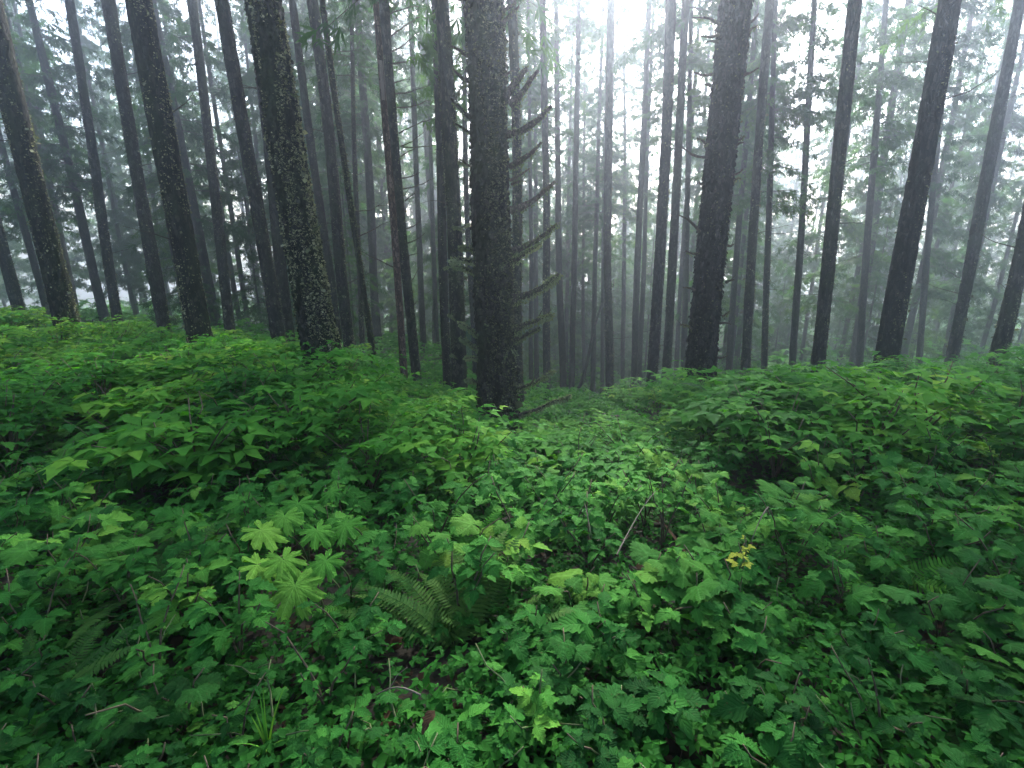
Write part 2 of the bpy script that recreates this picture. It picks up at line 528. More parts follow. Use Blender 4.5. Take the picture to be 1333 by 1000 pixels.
# ------------------------------------------------------------------ meshes
class MB:
    """triangles collected into ONE mesh"""

    def __init__(self):
        self.v, self.t, self.c, self.u, self.n = [], [], [], [], 0

    def add(self, V, T, tint=.5, luv=None):
        V = np.asarray(V, float)
        self.v.append(V)
        self.t.append(np.asarray(T, np.int64).reshape(-1, 3) + self.n)
        c = np.full(len(V), tint) if np.isscalar(tint) else np.asarray(tint, float)
        self.c.append(c)
        self.u.append(np.zeros((len(V), 3)) + (.5, .02, 0) if luv is None else luv)
        self.n += len(V)

    def many(self, V, T, mats, offs, tints, luv=None):
        """copies of the small template V,T under 3x3 MATS (k,3,3) and OFFS (k,3)"""
        k, n = len(offs), len(V)
        if k == 0:
            return
        W = np.einsum('kij,nj->kni', mats, V) + offs[:, None, :]
        TT = (np.asarray(T)[None] + (np.arange(k) * n)[:, None, None]).reshape(-1, 3)
        u = None if luv is None else np.tile(luv, (k, 1))
        self.add(W.reshape(-1, 3), TT, np.repeat(tints, n), u)

    def tube(self, pts, rad, sides=5, tint=.5, cap=True):
        pts = np.asarray(pts, float); rad = np.asarray(rad, float)
        n = len(pts)
        d = np.gradient(pts, axis=0)
        d /= np.linalg.norm(d, axis=1)[:, None] + 1e-9
        ref = np.array([0, 0, 1.0]) if abs(d[:, 2]).mean() < .8 else np.array([1.0, 0, 0])
        a = np.cross(d, ref); a /= np.linalg.norm(a, axis=1)[:, None] + 1e-9
        b = np.cross(d, a)
        th = np.arange(sides) * 2 * math.pi / sides
        V = pts[:, None] + rad[:, None, None] * (np.cos(th)[None, :, None] * a[:, None] + np.sin(th)[None, :, None] * b[:, None])
        T = []
        for i in range(n - 1):
            for j in range(sides):
                p, q = i * sides + j, i * sides + (j + 1) % sides
                T += [(p, q, q + sides), (p, q + sides, p + sides)]
        V = V.reshape(-1, 3)
        if cap:
            V = np.vstack([V, pts[-1:]])
            for j in range(sides):
                T.append(((n - 1) * sides + j, (n - 1) * sides + (j + 1) % sides, len(V) - 1))
        self.add(V, T, tint)

    def mesh(self, name, mat, smooth=False):
        me = bpy.data.meshes.new(name)
        if not self.v:
            return me
        V = np.vstack(self.v).astype(np.float32); T = np.vstack(self.t).astype(np.int32)
        me.vertices.add(len(V)); me.vertices.foreach_set('co', V.ravel())
        me.loops.add(len(T) * 3); me.loops.foreach_set('vertex_index', T.ravel())
        me.polygons.add(len(T))
        me.polygons.foreach_set('loop_start', np.arange(0, len(T) * 3, 3, dtype=np.int32))
        me.polygons.foreach_set('loop_total', np.full(len(T), 3, np.int32))
        if smooth:
            me.polygons.foreach_set('use_smooth', np.ones(len(T), bool))
        me.update(calc_edges=True)
        a = me.attributes.new('tint', 'FLOAT', 'POINT')
        a.data.foreach_set('value', np.concatenate(self.c).astype(np.float32))
        a = me.attributes.new('luv', 'FLOAT_VECTOR', 'POINT')
        a.data.foreach_set('vector', np.vstack(self.u).astype(np.float32).ravel())
        me.materials.append(mat)
        return me


def link(name, me, parent=None, M=None, kind=None, label=None, tone=None):
    o = bpy.data.objects.new(name, me)
    COL.objects.link(o)
    if parent is not None:
        o.parent = parent
    if M is not None:
        o.matrix_basis = M
    if kind:
        o['kind'] = kind
    if label:
        o['label'] = label
    o.color = ((.42 if tone is None else tone), 1, 1, 1)
    return o


def thing(name, label, cat, loc, group=None):
    o = bpy.data.objects.new(name, None)
    COL.objects.link(o)
    o.location = loc
    o.empty_display_size = .2
    o['label'] = label
    o['category'] = cat
    if group:
        o['group'] = group
    return o


def rot(az, pitch=0.0, roll=0.0):
    """3x3: +Y of a leaf turned to compass angle AZ, raised by PITCH, rolled about its own axis"""
    return np.array((Matrix.Rotation(az, 3, 'Z') @ Matrix.Rotation(pitch, 3, 'X') @ Matrix.Rotation(roll, 3, 'Y')))


def rots(az, pitch, roll, scale=None):
    ca, sa = np.cos(az), np.sin(az); cp, sp = np.cos(pitch), np.sin(pitch); cr, sr = np.cos(roll), np.sin(roll)
    z, o = np.zeros_like(ca), np.ones_like(ca)
    A = np.array([[ca, -sa, z], [sa, ca, z], [z, z, o]]).transpose(2, 0, 1)
    B = np.array([[o, z, z], [z, cp, -sp], [z, sp, cp]]).transpose(2, 0, 1)
    C = np.array([[cr, z, sr], [z, o, z], [-sr, z, cr]]).transpose(2, 0, 1)
    M = A @ B @ C
    if scale is not None:
        M = M * np.asarray(scale)[:, None, None]
    return M


def mat4(M3, p, s=1.0):
    m = Matrix(np.asarray(M3).tolist()).to_4x4()
    m = m @ Matrix.Scale(s, 4)
    m.translation = Vector(p)
    return m


# ------------------------------------------------------------------ leaf shapes
def leaflet(Ln, W, n=6, tooth=.16, fold=.25, droop=.35, lop=0.0, seed=0):
    r = np.random.default_rng(seed)
    V, U, T = [], [], []
    ss = np.linspace(0, 1, n + 1)
    wid = lambda s: W * .5 * (np.sin(math.pi * s ** .72) ** .8) * (1.05 - .25 * s)
    for s in ss:
        V.append((0, Ln * s, -droop * Ln * s * s)); U.append((0, s, 0))
    m = n + 1
    side_idx = {-1: [], 1: []}
    for sd in (-1, 1):
        side_idx[sd].append(0)
        for k in range(1, 2 * n):
            s = k / (2 * n)
            w = wid(s) * (1 + (tooth if k % 2 else -tooth * .7)) * (1 + .06 * r.standard_normal()) * (1 + lop * sd)
            sy = s + (.05 if k % 2 else -.01)
            V.append((sd * w, Ln * sy, -droop * Ln * s * s + fold * w + .03 * W * r.standard_normal()))
            U.append((sd, s, 0))
            side_idx[sd].append(len(V) - 1)
        side_idx[sd].append(n)
        idx = side_idx[sd]
        for i in range(n):
            a, b = i, i + 1
            p, q, r2 = idx[2 * i], idx[2 * i + 1], idx[2 * i + 2]
            tr = [(a, p, q), (a, q, b), (b, q, r2)]
            for t3 in tr:
                if len(set(t3)) == 3:
                    T.append(t3 if sd < 0 else t3[::-1])
    return np.array(V), np.array(T)[:, ::-1], np.array(U, float)


def trifoliate(name, mat, size=.15, seed=0, n=5, petiole=.35):
    r = np.random.default_rng(seed)
    mb = MB()
    pl = size * petiole
    mb.add([(-.0012, 0, 0), (.0012, 0, 0), (.0009, pl, .0), (-.0009, pl, 0)], [(0, 1, 2), (0, 2, 3)], .3)
    for k, (ang, sc) in enumerate([(0, 1.0), (R(72), .78), (R(-72), .78)]):
        ang += r.normal(0, .1)
        V, T, U = leaflet(size * .68 * sc, size * .50 * sc, n, .17, .22 + r.normal(0, .06), .32 + r.normal(0, .1), 0 if k == 0 else r.normal(0, .12), seed * 7 + k)
        if k == 0:
            V = V + (0, size * .10, 0)
        M = rot(ang, r.normal(-.08, .10), r.normal(0, .14))
        V = V @ M.T + (0, pl, 0)
        mb.add(V, T, r.uniform(.3, .7), U)
    return mb.mesh(name, mat)


def polar_leaf(name, mat, size, lobes, depth, teeth, tooth, seed=0, sinus=.35, cup=.2, m=None, petiole=.5, tiplong=.35):
    """a lobed leaf, its veins running from the top of the stalk"""
    r = np.random.default_rng(seed)
    mb = MB()
    pl = size * petiole
    mb.add([(-.0015, 0, 0), (.0015, 0, 0), (.001, pl, 0), (-.001, pl, 0)], [(0, 1, 2), (0, 2, 3)], .3)
    m = m or lobes * 6
    span = 2 * math.pi - sinus * 2
    th = np.linspace(-span / 2, span / 2, m + 1)
    ph = (th / span + .5) * lobes                       # lobe phase, centre of a lobe at k+.5
    lat = (ph % 1.0 - .5) * 2
    lat[0], lat[-1] = -1, 1
    prof = 1 - depth * np.abs(lat) ** (1.6 if lobes < 7 else 3.0)
    ln = .62 + (1 - .62) * np.cos(th / 2) ** 2 * (1 + tiplong) / (1 + tiplong * .5)
    zig = 1 + tooth * np.where(np.arange(m + 1) % 2, 1, -1) * (1 + .3 * r.standard_normal(m + 1))
    rad = size * .55 * prof * ln * zig * (1 + .04 * r.standard_normal(m + 1))
    V = [(0, 0, 0)]; U = [(0, 0, 0)]; T = []
    k1 = .5
    for i in range(m + 1):
        x, y = math.sin(th[i]), math.cos(th[i])
        a = min(rad[i] * .62, size * .55 * (1 - depth) * ln[i] * .92)
        V.append((x * a, y * a, -cup * a * a / size - .05 * a * abs(lat[i]) ** 2)); U.append((lat[i] * .5, .35, 0))
    for i in range(m + 1):
        x, y = math.sin(th[i]), math.cos(th[i])
        a = rad[i]
        V.append((x * a, y * a, -cup * a * a / size * 1.2 - .10 * a * abs(lat[i]) + .02 * size * r.standard_normal())); U.append((lat[i], .9, 0))
    for i in range(m):
        T.append((0, 1 + i + 1, 1 + i))
        p, q = 1 + i, 1 + i + m + 1
        T += [(p, p + 1, q), (p + 1, q + 1, q)]
    V = np.array(V) + (0, pl, 0)
    T = np.array(T)
    T[:, [1, 2]] = T[:, [2, 1]]
    T = T[:, ::-1]
    mb.add(V, T, r.uniform(.35, .65), np.array(U, float))
    return mb.mesh(name, mat)


LEAF_TRI = [trifoliate('leaf', M_leaf, .165, s) for s in range(7)]
LEAF_YEL = [trifoliate('leaf', M_yellow, .085, s + 40, 4) for s in range(2)]
LEAF_LOB = [polar_leaf('leaf', M_lobed, .18, 3 if s < 3 else 5, .24, 1, .07, s, .55 if s < 3 else .25, .25, 48, .4, 1.0) for s in range(5)]
LEAF_BUT = [polar_leaf('leaf', M_butter, .36, 8, .56, 1, .05, s, .30, .22, 81, .0, .15) for s in range(4)]
LEAF_SML = [polar_leaf('leaf', M_small, .062, 5, .28, 1, .08, s, .22, .3, 20, .4, .2) for s in range(5)]


def ovate_mesh(name, mat, L_, W_, seed):
    mb = MB()
    V, T, U = leaflet(L_, W_, 5, .10, .2, .3, 0, seed)
    mb.add(V, T, .5, U)
    return mb.mesh(name, mat)


LEAF_OVA = [ovate_mesh('leaf', M_leaf, .13, .075, s) for s in range(4)]
LEAF_DEAD = ovate_mesh('dead_leaf', M_dead, .065, .045, 3)


def frond_mesh(name, mat, length=.7, seed=0, n=30, wide=.085, droop=.5):
    r = np.random.default_rng(seed)
    mb = MB()
    s = np.linspace(0, 1, n + 1)
    P = np.stack([.02 * np.sin(s * 4 + seed) * s, length * s * (1 - .12 * s * s), -droop * length * s * s * .6], 1)
    mb.tube(P[::3], np.linspace(.0028, .0008, len(P[::3])), 3, .3)
    for k in range(2, n + 1):
        f = k / n
        w = wide * min(1, (f / .18) ** .6) * (1 - f ** 3.2) + .006
        d = (P[min(k + 1, n)] - P[k - 1]); d /= np.linalg.norm(d)
        for sd in (-1, 1):
            ax = np.array([sd, 0, 0]) * .97 + d * .28 + np.array([0, 0, -.12 + r.normal(0, .06)])
            ax /= np.linalg.norm(ax)
            hw = length / n * .40
            q = P[k]
            tip = q + ax * w * (1 + r.normal(0, .05))
            a = q - d * hw; b = q + d * hw
            mid1 = q + ax * w * .55 - d * hw * .85 + (0, 0, .003); mid2 = q + ax * w * .55 + d * hw * .85
            mb.add([a, b, mid2, tip, mid1], [(0, 1, 2), (0, 2, 4), (4, 2, 3)], r.uniform(.25, .75))
    return mb.mesh(name, mat)


FROND = [frond_mesh('frond', M_fern, .62, s, 30, .075, .55) for s in range(4)]
LADY = [frond_mesh('frond', M_under, .7, s + 20, 24, .13, .7) for s in range(3)]

# low-cost leaf for joined foliage: three folded leaflets
_lv = []
_lt = []
for ang, sc in ((0, 1.0), (1.2, .8), (-1.2, .8)):
    c, s_ = math.cos(ang), math.sin(ang)
    b0 = len(_lv)
    for x, y, z in ((0, .04, 0), (-.27, .42, .05), (0, .45, -.03), (.27, .42, .05), (0, 1.0, -.22)):
        x, y = x * sc, y * sc
        _lv.append((c * x - s_ * y, s_ * x + c * y, z * sc))
    _lt += [(b0, b0 + 2, b0 + 1), (b0, b0 + 3, b0 + 2), (b0 + 1, b0 + 2, b0 + 4), (b0 + 2, b0 + 3, b0 + 4)]
TRI_V, TRI_T = np.array(_lv), np.array(_lt)
SPRAY_V = np.array([(0, 0, 0), (-.5, .45, -.04), (.5, .45, -.04), (0, 1, -.1)])
SPRAY_T = np.array([(0, 2, 1), (1, 2, 3)])


_fv, _ft = [], []
for _a, _l, _y in ((0, 1.0, 0), (.75, .62, .1), (-.75, .62, .1), (.6, .5, .42), (-.6, .5, .42)):
    _b = len(_fv)
    for _x, _yy, _z in ((0, 0, 0), (-.085, .45, -.02), (.085, .45, -.02), (0, 1, -.1)):
        _x, _yy = _x * _l * 1.2, _yy * _l
        _fv.append((math.cos(_a) * _x - math.sin(_a) * _yy, math.sin(_a) * _x + math.cos(_a) * _yy + _y, _z * _l))
    _ft += [(_b, _b + 2, _b + 1), (_b + 1, _b + 2, _b + 3)]
FEATH_V, FEATH_T = np.array(_fv), np.array(_ft)


# ------------------------------------------------------------------ ground sheet
def axis_pts(lo, hi, dense_lo, dense_hi, d, far):
    a = np.arange(dense_lo, dense_hi + 1e-6, d)
    l = dense_lo - np.geomspace(d, dense_lo - lo, far)
    h = dense_hi + np.geomspace(d, hi - dense_hi, far)
    return np.concatenate([l[::-1], a, h])


gx = axis_pts(-150, 150, -14, 14, .28, 26)
gy = axis_pts(-60, 190, -2, 24, .28, 30)
GX, GY = np.meshgrid(gx, gy)
GZ = ground(GX, GY)
V = np.stack([GX.ravel(), GY.ravel(), GZ.ravel()], 1)
nx, ny = len(gx), len(gy)
ii = (np.arange(ny - 1)[:, None] * nx + np.arange(nx - 1)[None]).ravel()
T = np.concatenate([np.stack([ii, ii + 1, ii + nx + 1], 1), np.stack([ii, ii + nx + 1, ii + nx], 1)])
mb = MB(); mb.add(V, T)
link('ground', mb.mesh('ground', M_soil, True), kind='structure')


# ------------------------------------------------------------------ trunks
def trunk_mesh(name, mat, H, r0, seed, segs, fine_to, fine_d, amp, plates=False, flare=.5, broken=False):
    zs = [-.5]
    while zs[-1] < fine_to:
        zs.append(zs[-1] + fine_d)
    while zs[-1] < H:
        zs.append(zs[-1] + max(fine_d, .8))
    zs = np.array(zs); zs[-1] = H
    th = np.arange(segs) * 2 * math.pi / segs
    ZZ, TH = np.meshgrid(zs, th, indexing='ij')
    z, t = ZZ.ravel(), TH.ravel()
    u = np.clip(z / H, 0, 1)
    r = r0 * ((1 - u) ** .55 * .97 + .03) if not broken else r0 * (1 - .35 * u)
    r = r * (1 + flare * np.exp(-np.maximum(z, 0) / (r0 * 1.6)))
    cx, cy = np.cos(t), np.sin(t)
    big = vnoise(np.stack([cx * 1.3, cy * 1.3, z * .35], 1), seed) * .08 + vnoise(np.stack([cx * 3, cy * 3, z * .9], 1), seed + 1) * .05
    root = np.cos(t * 5 + seed) * .12 * np.exp(-np.maximum(z, 0) / (r0 * 1.2))
    dsp = fnoise(np.stack([cx * r0 * 22, cy * r0 * 22, z * 9], 1), 2, seed + 2) * amp
    if plates:
        d1, d2, idv = worley(np.stack([cx * r0 / .075, cy * r0 / .075, z / .15], 1), seed)
        dsp += amp * 2.6 * np.clip((d2 - d1) * 3, 0, 1) * (.35 + idv) - amp * .8
    rr = r * (1 + big + root) + dsp * np.clip(r / r0, .2, 1)
    ox = .10 * vnoise(np.stack([z * .13, z * 0, z * 0 + seed], 1), seed) * np.clip(z / 5, 0, 1)
    oy = .10 * vnoise(np.stack([z * .13, z * 0 + 9, z * 0 + seed], 1), seed) * np.clip(z / 5, 0, 1)
    V = np.stack([rr * cx + ox, rr * cy + oy, z], 1)
    if broken:
        V[-segs:, 2] += .35 * vnoise(np.stack([th * 1.7, th * 0, th * 0 + seed], 1), seed) + .1 * np.cos(th)
    n = len(zs)
    i = np.arange(n - 1)[:, None] * segs
    j = np.arange(segs)[None]
    p = (i + j).ravel(); q = (i + (j + 1) % segs).ravel()
    T = np.concatenate([np.stack([p, q, q + segs], 1), np.stack([p, q + segs, p + segs], 1)])
    V = np.vstack([V, [[ox[-1], oy[-1], H - (.2 if broken else 0)]]])
    top = (n - 1) * segs
    T = np.vstack([T, [(top + k, top + (k + 1) % segs, len(V) - 1) for k in range(segs)]])
    mb = MB(); mb.add(V, T)
    shape = lambda zz, ang: None
    return mb.mesh(name, mat, True), (zs, V[:-1].reshape(n, segs, 3))


def surf(sh, z, ang):
    """point and outward normal on the bark"""
    zs, G = sh
    n, segs, _ = G.shape
    i = np.clip(np.searchsorted(zs, z), 1, n - 1)
    j = np.round(ang / (2 * math.pi) * segs).astype(int) % segs
    w = ((z - zs[i - 1]) / (zs[i] - zs[i - 1]))[:, None]
    P = G[i - 1, j] * (1 - w) + G[i, j] * w
    Nn = np.stack([np.cos(ang), np.sin(ang), np.zeros_like(ang)], 1)
    return P, Nn


def crown_mesh(name, H, h0, Rmax, nb, seed, spray=.34, dens=1.0, top_pow=.7):
    r = np.random.default_rng(seed)
    mb, wood = MB(), MB()
    offs, az, pi_, ro, sc, tn, wd = [], [], [], [], [], [], []
    for b in range(nb):
        f = r.random() ** .85
        h = h0 + (H - h0) * f * .985
        L_ = Rmax * ((1 - f) ** top_pow) * r.uniform(.55, 1.1) + .25
        if r.random() < .25 and f < .35:
            L_ *= .5
        a = r.uniform(0, 2 * math.pi)
        rise = r.uniform(-.05, .25) * (1 if f < .8 else 3)
        sag = r.uniform(.25, .6)
        k = max(4, int(L_ / .26))
        s = np.linspace(0, 1, k)
        dirh = np.array([math.cos(a), math.sin(a), 0])
        P = dirh * (L_ * s)[:, None] + np.array([0, 0, 1.0]) * (h + L_ * (rise * s - sag * s * s))[:, None]
        P[:, :2] += r.normal(0, .04, (k, 2)) * s[:, None] * L_
        wood.tube(P[[0, k // 2, k - 1]], [.03 * L_ / 3 + .006, .016 * L_ / 3 + .004, .004], 3, .3, False)
        tone = np.clip(r.normal(.45, .2), 0, 1)
        for i in range(1 if L_ < 1 else int(k * .22), k):
            g = i / (k - 1)
            w = (1 - .55 * g) * min(1, L_ / 2) * .75 + .15
            for sd in (-1, 1):
                m = max(1, int(round(3 * dens * w)))
                for q in range(m):
                    d = (q + r.random()) / m * w
                    x = P[i] + np.array([-dirh[1], dirh[0], 0]) * sd * d * .85 + dirh * d * .35 + np.array([0, 0, -d * .45 + r.normal(0, .05)])
                    offs.append(x)
                    az.append(a - math.pi / 2 - sd * r.uniform(.4, 1.25)); pi_.append(r.uniform(-1.15, -.1)); ro.append(r.normal(0, .5))
                    sc.append(spray * r.uniform(.7, 1.35)); tn.append(np.clip(tone + r.normal(0, .16), 0, 1))
    n = len(offs)
    M = rots(np.array(az), np.array(pi_), np.array(ro), np.array(sc))
    mb.many(FEATH_V, FEATH_T, M, np.array(offs), np.array(tn))
    return mb.mesh(name, M_needle), wood.mesh('boughs', BARK['twig'])


CROWNS = {
    'near': [(crown_mesh('crown', 34, 15, 3.2, 55, 1, .38, 1.1), 34)],
    'tall': [(crown_mesh('crown', 30, 15, 2.4, 66, s, .40, 1.2), 30) for s in (2, 3, 4)],
    'low': [(crown_mesh('crown', 30, 5.0, 2.7, 120, s, .46, 1.2), 30) for s in (5, 6, 7, 8)],
    'young': [(crown_mesh('crown', 12, 1.0, 2.3, 75, s, .38, 1.5, 1.0), 12) for s in (9, 10, 11)],
}

# a thin dead twig, three shapes, used as branches of the slimmer trunks
def twig_mesh(seed):
    r = np.random.default_rng(seed)
    mb = MB()
    k = 6
    s = np.linspace(0, 1, k)
    P = np.stack([r.normal(0, .03, k).cumsum() * s, s, .28 * s * s - .12 * s + r.normal(0, .015, k)], 1)
    mb.tube(P, .016 * (1 - s * .8), 4)
    for q in range(r.integers(1, 4)):
        i = r.integers(2, k - 1)
        d = np.array([r.choice([-1, 1]) * .5, .6, .15])
        mb.tube([P[i], P[i] + d * .12, P[i] + d * .3 + (0, 0, .03)], [.006, .004, .002], 3)
    return mb.mesh('branch', BARK['twig'])


TWIGS = [twig_mesh(s) for s in range(5)]

# unit moss tufts (blades hanging and standing round a point)
def tuft_mesh_data(n, seed, hang=.4):
    r = np.random.default_rng(seed)
    return r


def moss_round(mb, P, rad, n, r, size=.035, tone=.5, hang=.5):
    """little fuzzy blades all round a branch line P"""
    P = np.asarray(P)
    i = r.integers(0, len(P) - 1, n)
    w = r.random(n)[:, None]
    Q = P[i] * (1 - w) + P[i + 1] * w
    rr = np.interp((i + w[:, 0]) / (len(P) - 1), np.linspace(0, 1, len(rad)), rad)
    off = r.normal(0, 1, (n, 3)); off /= np.linalg.norm(off, axis=1)[:, None]
    off[:, 2] -= hang * r.random(n)
    Q = Q + off * rr[:, None] * .9
    M = rots(np.arctan2(-off[:, 0], off[:, 1]), np.arcsin(np.clip(off[:, 2], -1, 1)) + r.normal(0, .4, n), r.uniform(0, 3, n), size * r.uniform(.5, 1.5, n))
    mb.many(SPRAY_V * (.55, 1, 1), SPRAY_T, M, Q, np.clip(r.normal(tone, .22, n), 0, 1))


TREE = {}


def axis_frame(d):
    return Vector((0, 0, 1)).rotation_difference(Vector(d).normalized()).to_matrix()


def make_tree(name, base, axis, H, r0, crown, h0, barkk, label, seed, group=None, segs=14, fine=(9, .25), amp=.006, plates=False, twigs=0, broken=False, cat='tree'):
    root = thing(name, label, cat, base, group)
    Q = axis_frame(axis)
    me, sh = trunk_mesh('trunk', BARK[barkk], H, r0, seed, segs, fine[0], fine[1], amp, plates, broken=broken)
    tr = link('trunk', me, root, Q.to_4x4())
    if crown:
        (cm, wm), Hc = random.choice(CROWNS[crown])
        s = H / Hc
        M = Q.to_4x4() @ Matrix.Rotation(random.uniform(0, 6.28), 4, 'Z') @ Matrix.Scale(s, 4)
        if h0:                                      # shift so that the lowest bough sits at h0
            low = {'near': 15, 'tall': 15, 'low': 5.0}[crown]
            k = (H - h0) / (Hc - low)
            M = Q.to_4x4() @ Matrix.Translation((0, 0, H - Hc * k)) @ Matrix.Rotation(random.uniform(0, 6.28), 4, 'Z') @ Matrix.Diagonal((max(.8, min(1.2, k)), max(.8, min(1.2, k)), k, 1))
        c = link('crown', cm, root, M, tone=random.uniform(.3, .55))
        link('boughs', wm, c, kind='stuff')
    r = np.random.default_rng(seed + 500)
    for q in range(twigs):
        z = r.uniform(2.5, 9.0)
        a = r.uniform(-.6, 3.7) if r.random() < .8 else r.uniform(0, 6.28)
        P, _n = surf(sh, np.array([z]), np.array([a]))
        M = Q.to_4x4() @ mat4(rot(a - math.pi / 2, r.uniform(-.1, .5), r.uniform(0, 6)), P[0], r.uniform(.5, 1.3))
        link('branch', TWIGS[r.integers(0, 5)], root, M)
    TREE[label] = root
    return root, tr, sh, Q


KEY = {}
for k, (key, bx, by, t, w, tx, ty, H, h0, crown, barkk, tw, label) in enumerate(TREES):
    Pb = p2w(bx, by, t)
    Pt = ray_at_y(tx, ty, Pb[1])
    ax = Pt - Pb; ax /= np.linalg.norm(ax)
    g = gz(Pb[0], Pb[1])
    base = Pb + ax * ((g - Pb[2]) / ax[2])
    r0 = w * t / FPX / 2
    near = key in ('main', 'lichen', 'dark')
    mid = t < 18
    segs, fine, amp = (80, (9.0, .028), .011) if near else ((32, (11, .06), .013) if mid else (18, (13, .14), .012))
    root, tr, sh, Q = make_tree('spruce_tree', base, ax, H, r0 / (1 + .04), crown, h0, barkk, label, 20 + k * 3, None if not key.startswith('zz') else 'x',
                                segs, fine, amp, near, tw)
    KEY[key] = (root, tr, sh, Q, base, ax, r0, Pb, t)

# the broken snag beside the ladder-branched trunk
Pb = p2w(528, 519, 16.2); Pt = ray_at_y(487, 13, Pb[1]); ax = Pt - Pb; g = gz(Pb[0], Pb[1])
base = Pb + ax * ((g - Pb[2]) / ax[2])
Hs = np.linalg.norm(Pt - base)
root, tr, sh, Q = make_tree('dead_snag', base, ax, Hs, 10 * 16.2 / FPX / 2 * .97, None, None, 'snag', 'reddish broken snag without a top, leaning against the ladder-branched trunk', 777, None, 24, (20, .1), .006, False, 3, True, 'dead tree')
z = np.linspace(Hs - 2.1, Hs - 1.15, 30)
mb = MB()
for a0 in np.linspace(4.4, 6.2, 10)[:-1]:
    P1, n1 = surf(sh, z, np.full(30, a0)); P2, _ = surf(sh, z, np.full(30, a0 + .2))
    c = np.array([0, 0, 1.0])
    if hash(round(a0, 2)) % 3 == 0:
        continue
    e = .006 + .006 * np.sin(np.linspace(0, math.pi, 30))
    V = np.vstack([P1 + n1 * e[:, None], P2 + n1 * e[:, None]])
    Tt = [(i, i + 30, i + 31) for i in range(29)] + [(i, i + 31, i + 1) for i in range(29)]
    mb.add(V, Tt)
link('bare_wood', mb.mesh('bare_wood', M_bare, True), root, Q.to_4x4(), label='bare pinkish wood where the bark has come away')

# ------------------------------------------------------------------ bark scales, lichen and moss on the three big trunks
def clad(key, n_scale, n_lich, lich_tone, bias, top, seed, lich_size=.026):
    root, tr, sh, Q, base, ax, r0, Pb, t = KEY[key]
    r = np.random.default_rng(seed)
    z = r.uniform(0, top, n_scale); a = r.uniform(0, 2 * math.pi, n_scale)
    P, Nn = surf(sh, z, a)
    sz = r.uniform(.035, .085, n_scale)
    M = rots(a + math.pi / 2 + r.normal(0, .25, n_scale), R(-90) + r.uniform(.1, .55, n_scale), r.normal(0, .3, n_scale), sz)
    mb = MB()
    SV = np.array([(-.4, 0, 0), (.4, 0, .05), (.5, .6, .08), (.1, 1.0, .02), (-.45, .7, .1)])
    # hung by the upper edge, the lower edge curling off the stem
    M = rots(a - math.pi / 2, R(-90) + r.uniform(.08, .45, n_scale), r.normal(0, .3, n_scale), sz)
    mb.many(SV, np.array([(0, 1, 2), (0, 2, 3), (0, 3, 4)]), M, P + Nn * .004 + np.stack([z * 0, z * 0, sz * .5], 1), r.random(n_scale))
    link('bark_scales', mb.mesh('bark_scales', BARK['mossy' if key != 'dark' else 'dark']), tr, kind='stuff')
    # clumps of lichen and small moss leaves, thicker towards the lit side
    z = r.uniform(0, top, n_lich * 4); a = r.uniform(0, 2 * math.pi, n_lich * 4)
    P, Nn = surf(sh, z, a)
    pn = fnoise(np.stack([np.cos(a) * 3, np.sin(a) * 3, z * 1.6], 1), 3, seed)
    keep = pn + .75 * np.cos(a - bias) - .12 * (z / top) * 3 + r.normal(0, .18, len(z)) > .30
    z, a, P, Nn = z[keep][:n_lich], a[keep][:n_lich], P[keep][:n_lich], Nn[keep][:n_lich]
    n = len(z)
    mb = MB()
    for rep in range(2):
        M = rots(a - math.pi / 2 + r.normal(0, .8, n), r.uniform(-1.2, .6, n), r.normal(0, .8, n), lich_size * np.exp(r.normal(-.1, .45, n)))
        mb.many(SPRAY_V * (.85, 1, 1), SPRAY_T, M, P + Nn * .003 + r.normal(0, .006, (n, 3)), np.clip(r.normal(lich_tone, .28, n), 0, 1))
    link('lichen', mb.mesh('lichen', M_lichen), tr, kind='stuff')


clad('main', 4200, 9000, .26, R(-55), 8.5, 901, .024)
clad('lichen', 3400, 8500, .56, R(-40), 8.5, 902, .027)
clad('dark', 2600, 1500, .14, R(-90), 8.5, 903, .022)


def moss_flecks(key, n, tone, top, seed, size):
    """small moss and lichen leaves that roughen the outline of a slimmer trunk"""
    root, tr, sh, Q, base, ax, r0, Pb, t = KEY[key]
    r = np.random.default_rng(seed)
    z = r.uniform(.1, top, n * 3); a = r.uniform(0, 2 * math.pi, n * 3)
    P, Nn = surf(sh, z, a)
    pn = fnoise(np.stack([np.cos(a) * 2, np.sin(a) * 2, z * 1.3], 1), 3, seed)
    keep = pn + .35 * np.cos(a - R(-35)) - .05 * z + r.normal(0, .25, len(z)) > .12
    P, Nn, a, pn = P[keep][:n], Nn[keep][:n], a[keep][:n], pn[keep][:n]
    m = len(P)
    mb = MB()
    M = rots(a - math.pi / 2 + r.normal(0, .7, m), r.uniform(-1.3, .4, m), r.normal(0, .7, m), size * np.exp(r.normal(0, .4, m)))
    mb.many(SPRAY_V * (.8, 1, 1), SPRAY_T, M, P + Nn * .004, np.clip(r.normal(tone, .2, m) + .12 * pn, 0, 1))
    link('lichen', mb.mesh('lichen', M_lichen), tr, kind='stuff')


for q, T_ in enumerate(TREES):
    if T_[0] in ('main', 'lichen', 'dark') or T_[3] > 24:
        continue
    mossy = T_[10] == 'mossy'
    moss_flecks(T_[0], 2600 if mossy else 1100, .34 if mossy else .26, 10, 950 + q, .034 if T_[3] < 18 else .042)


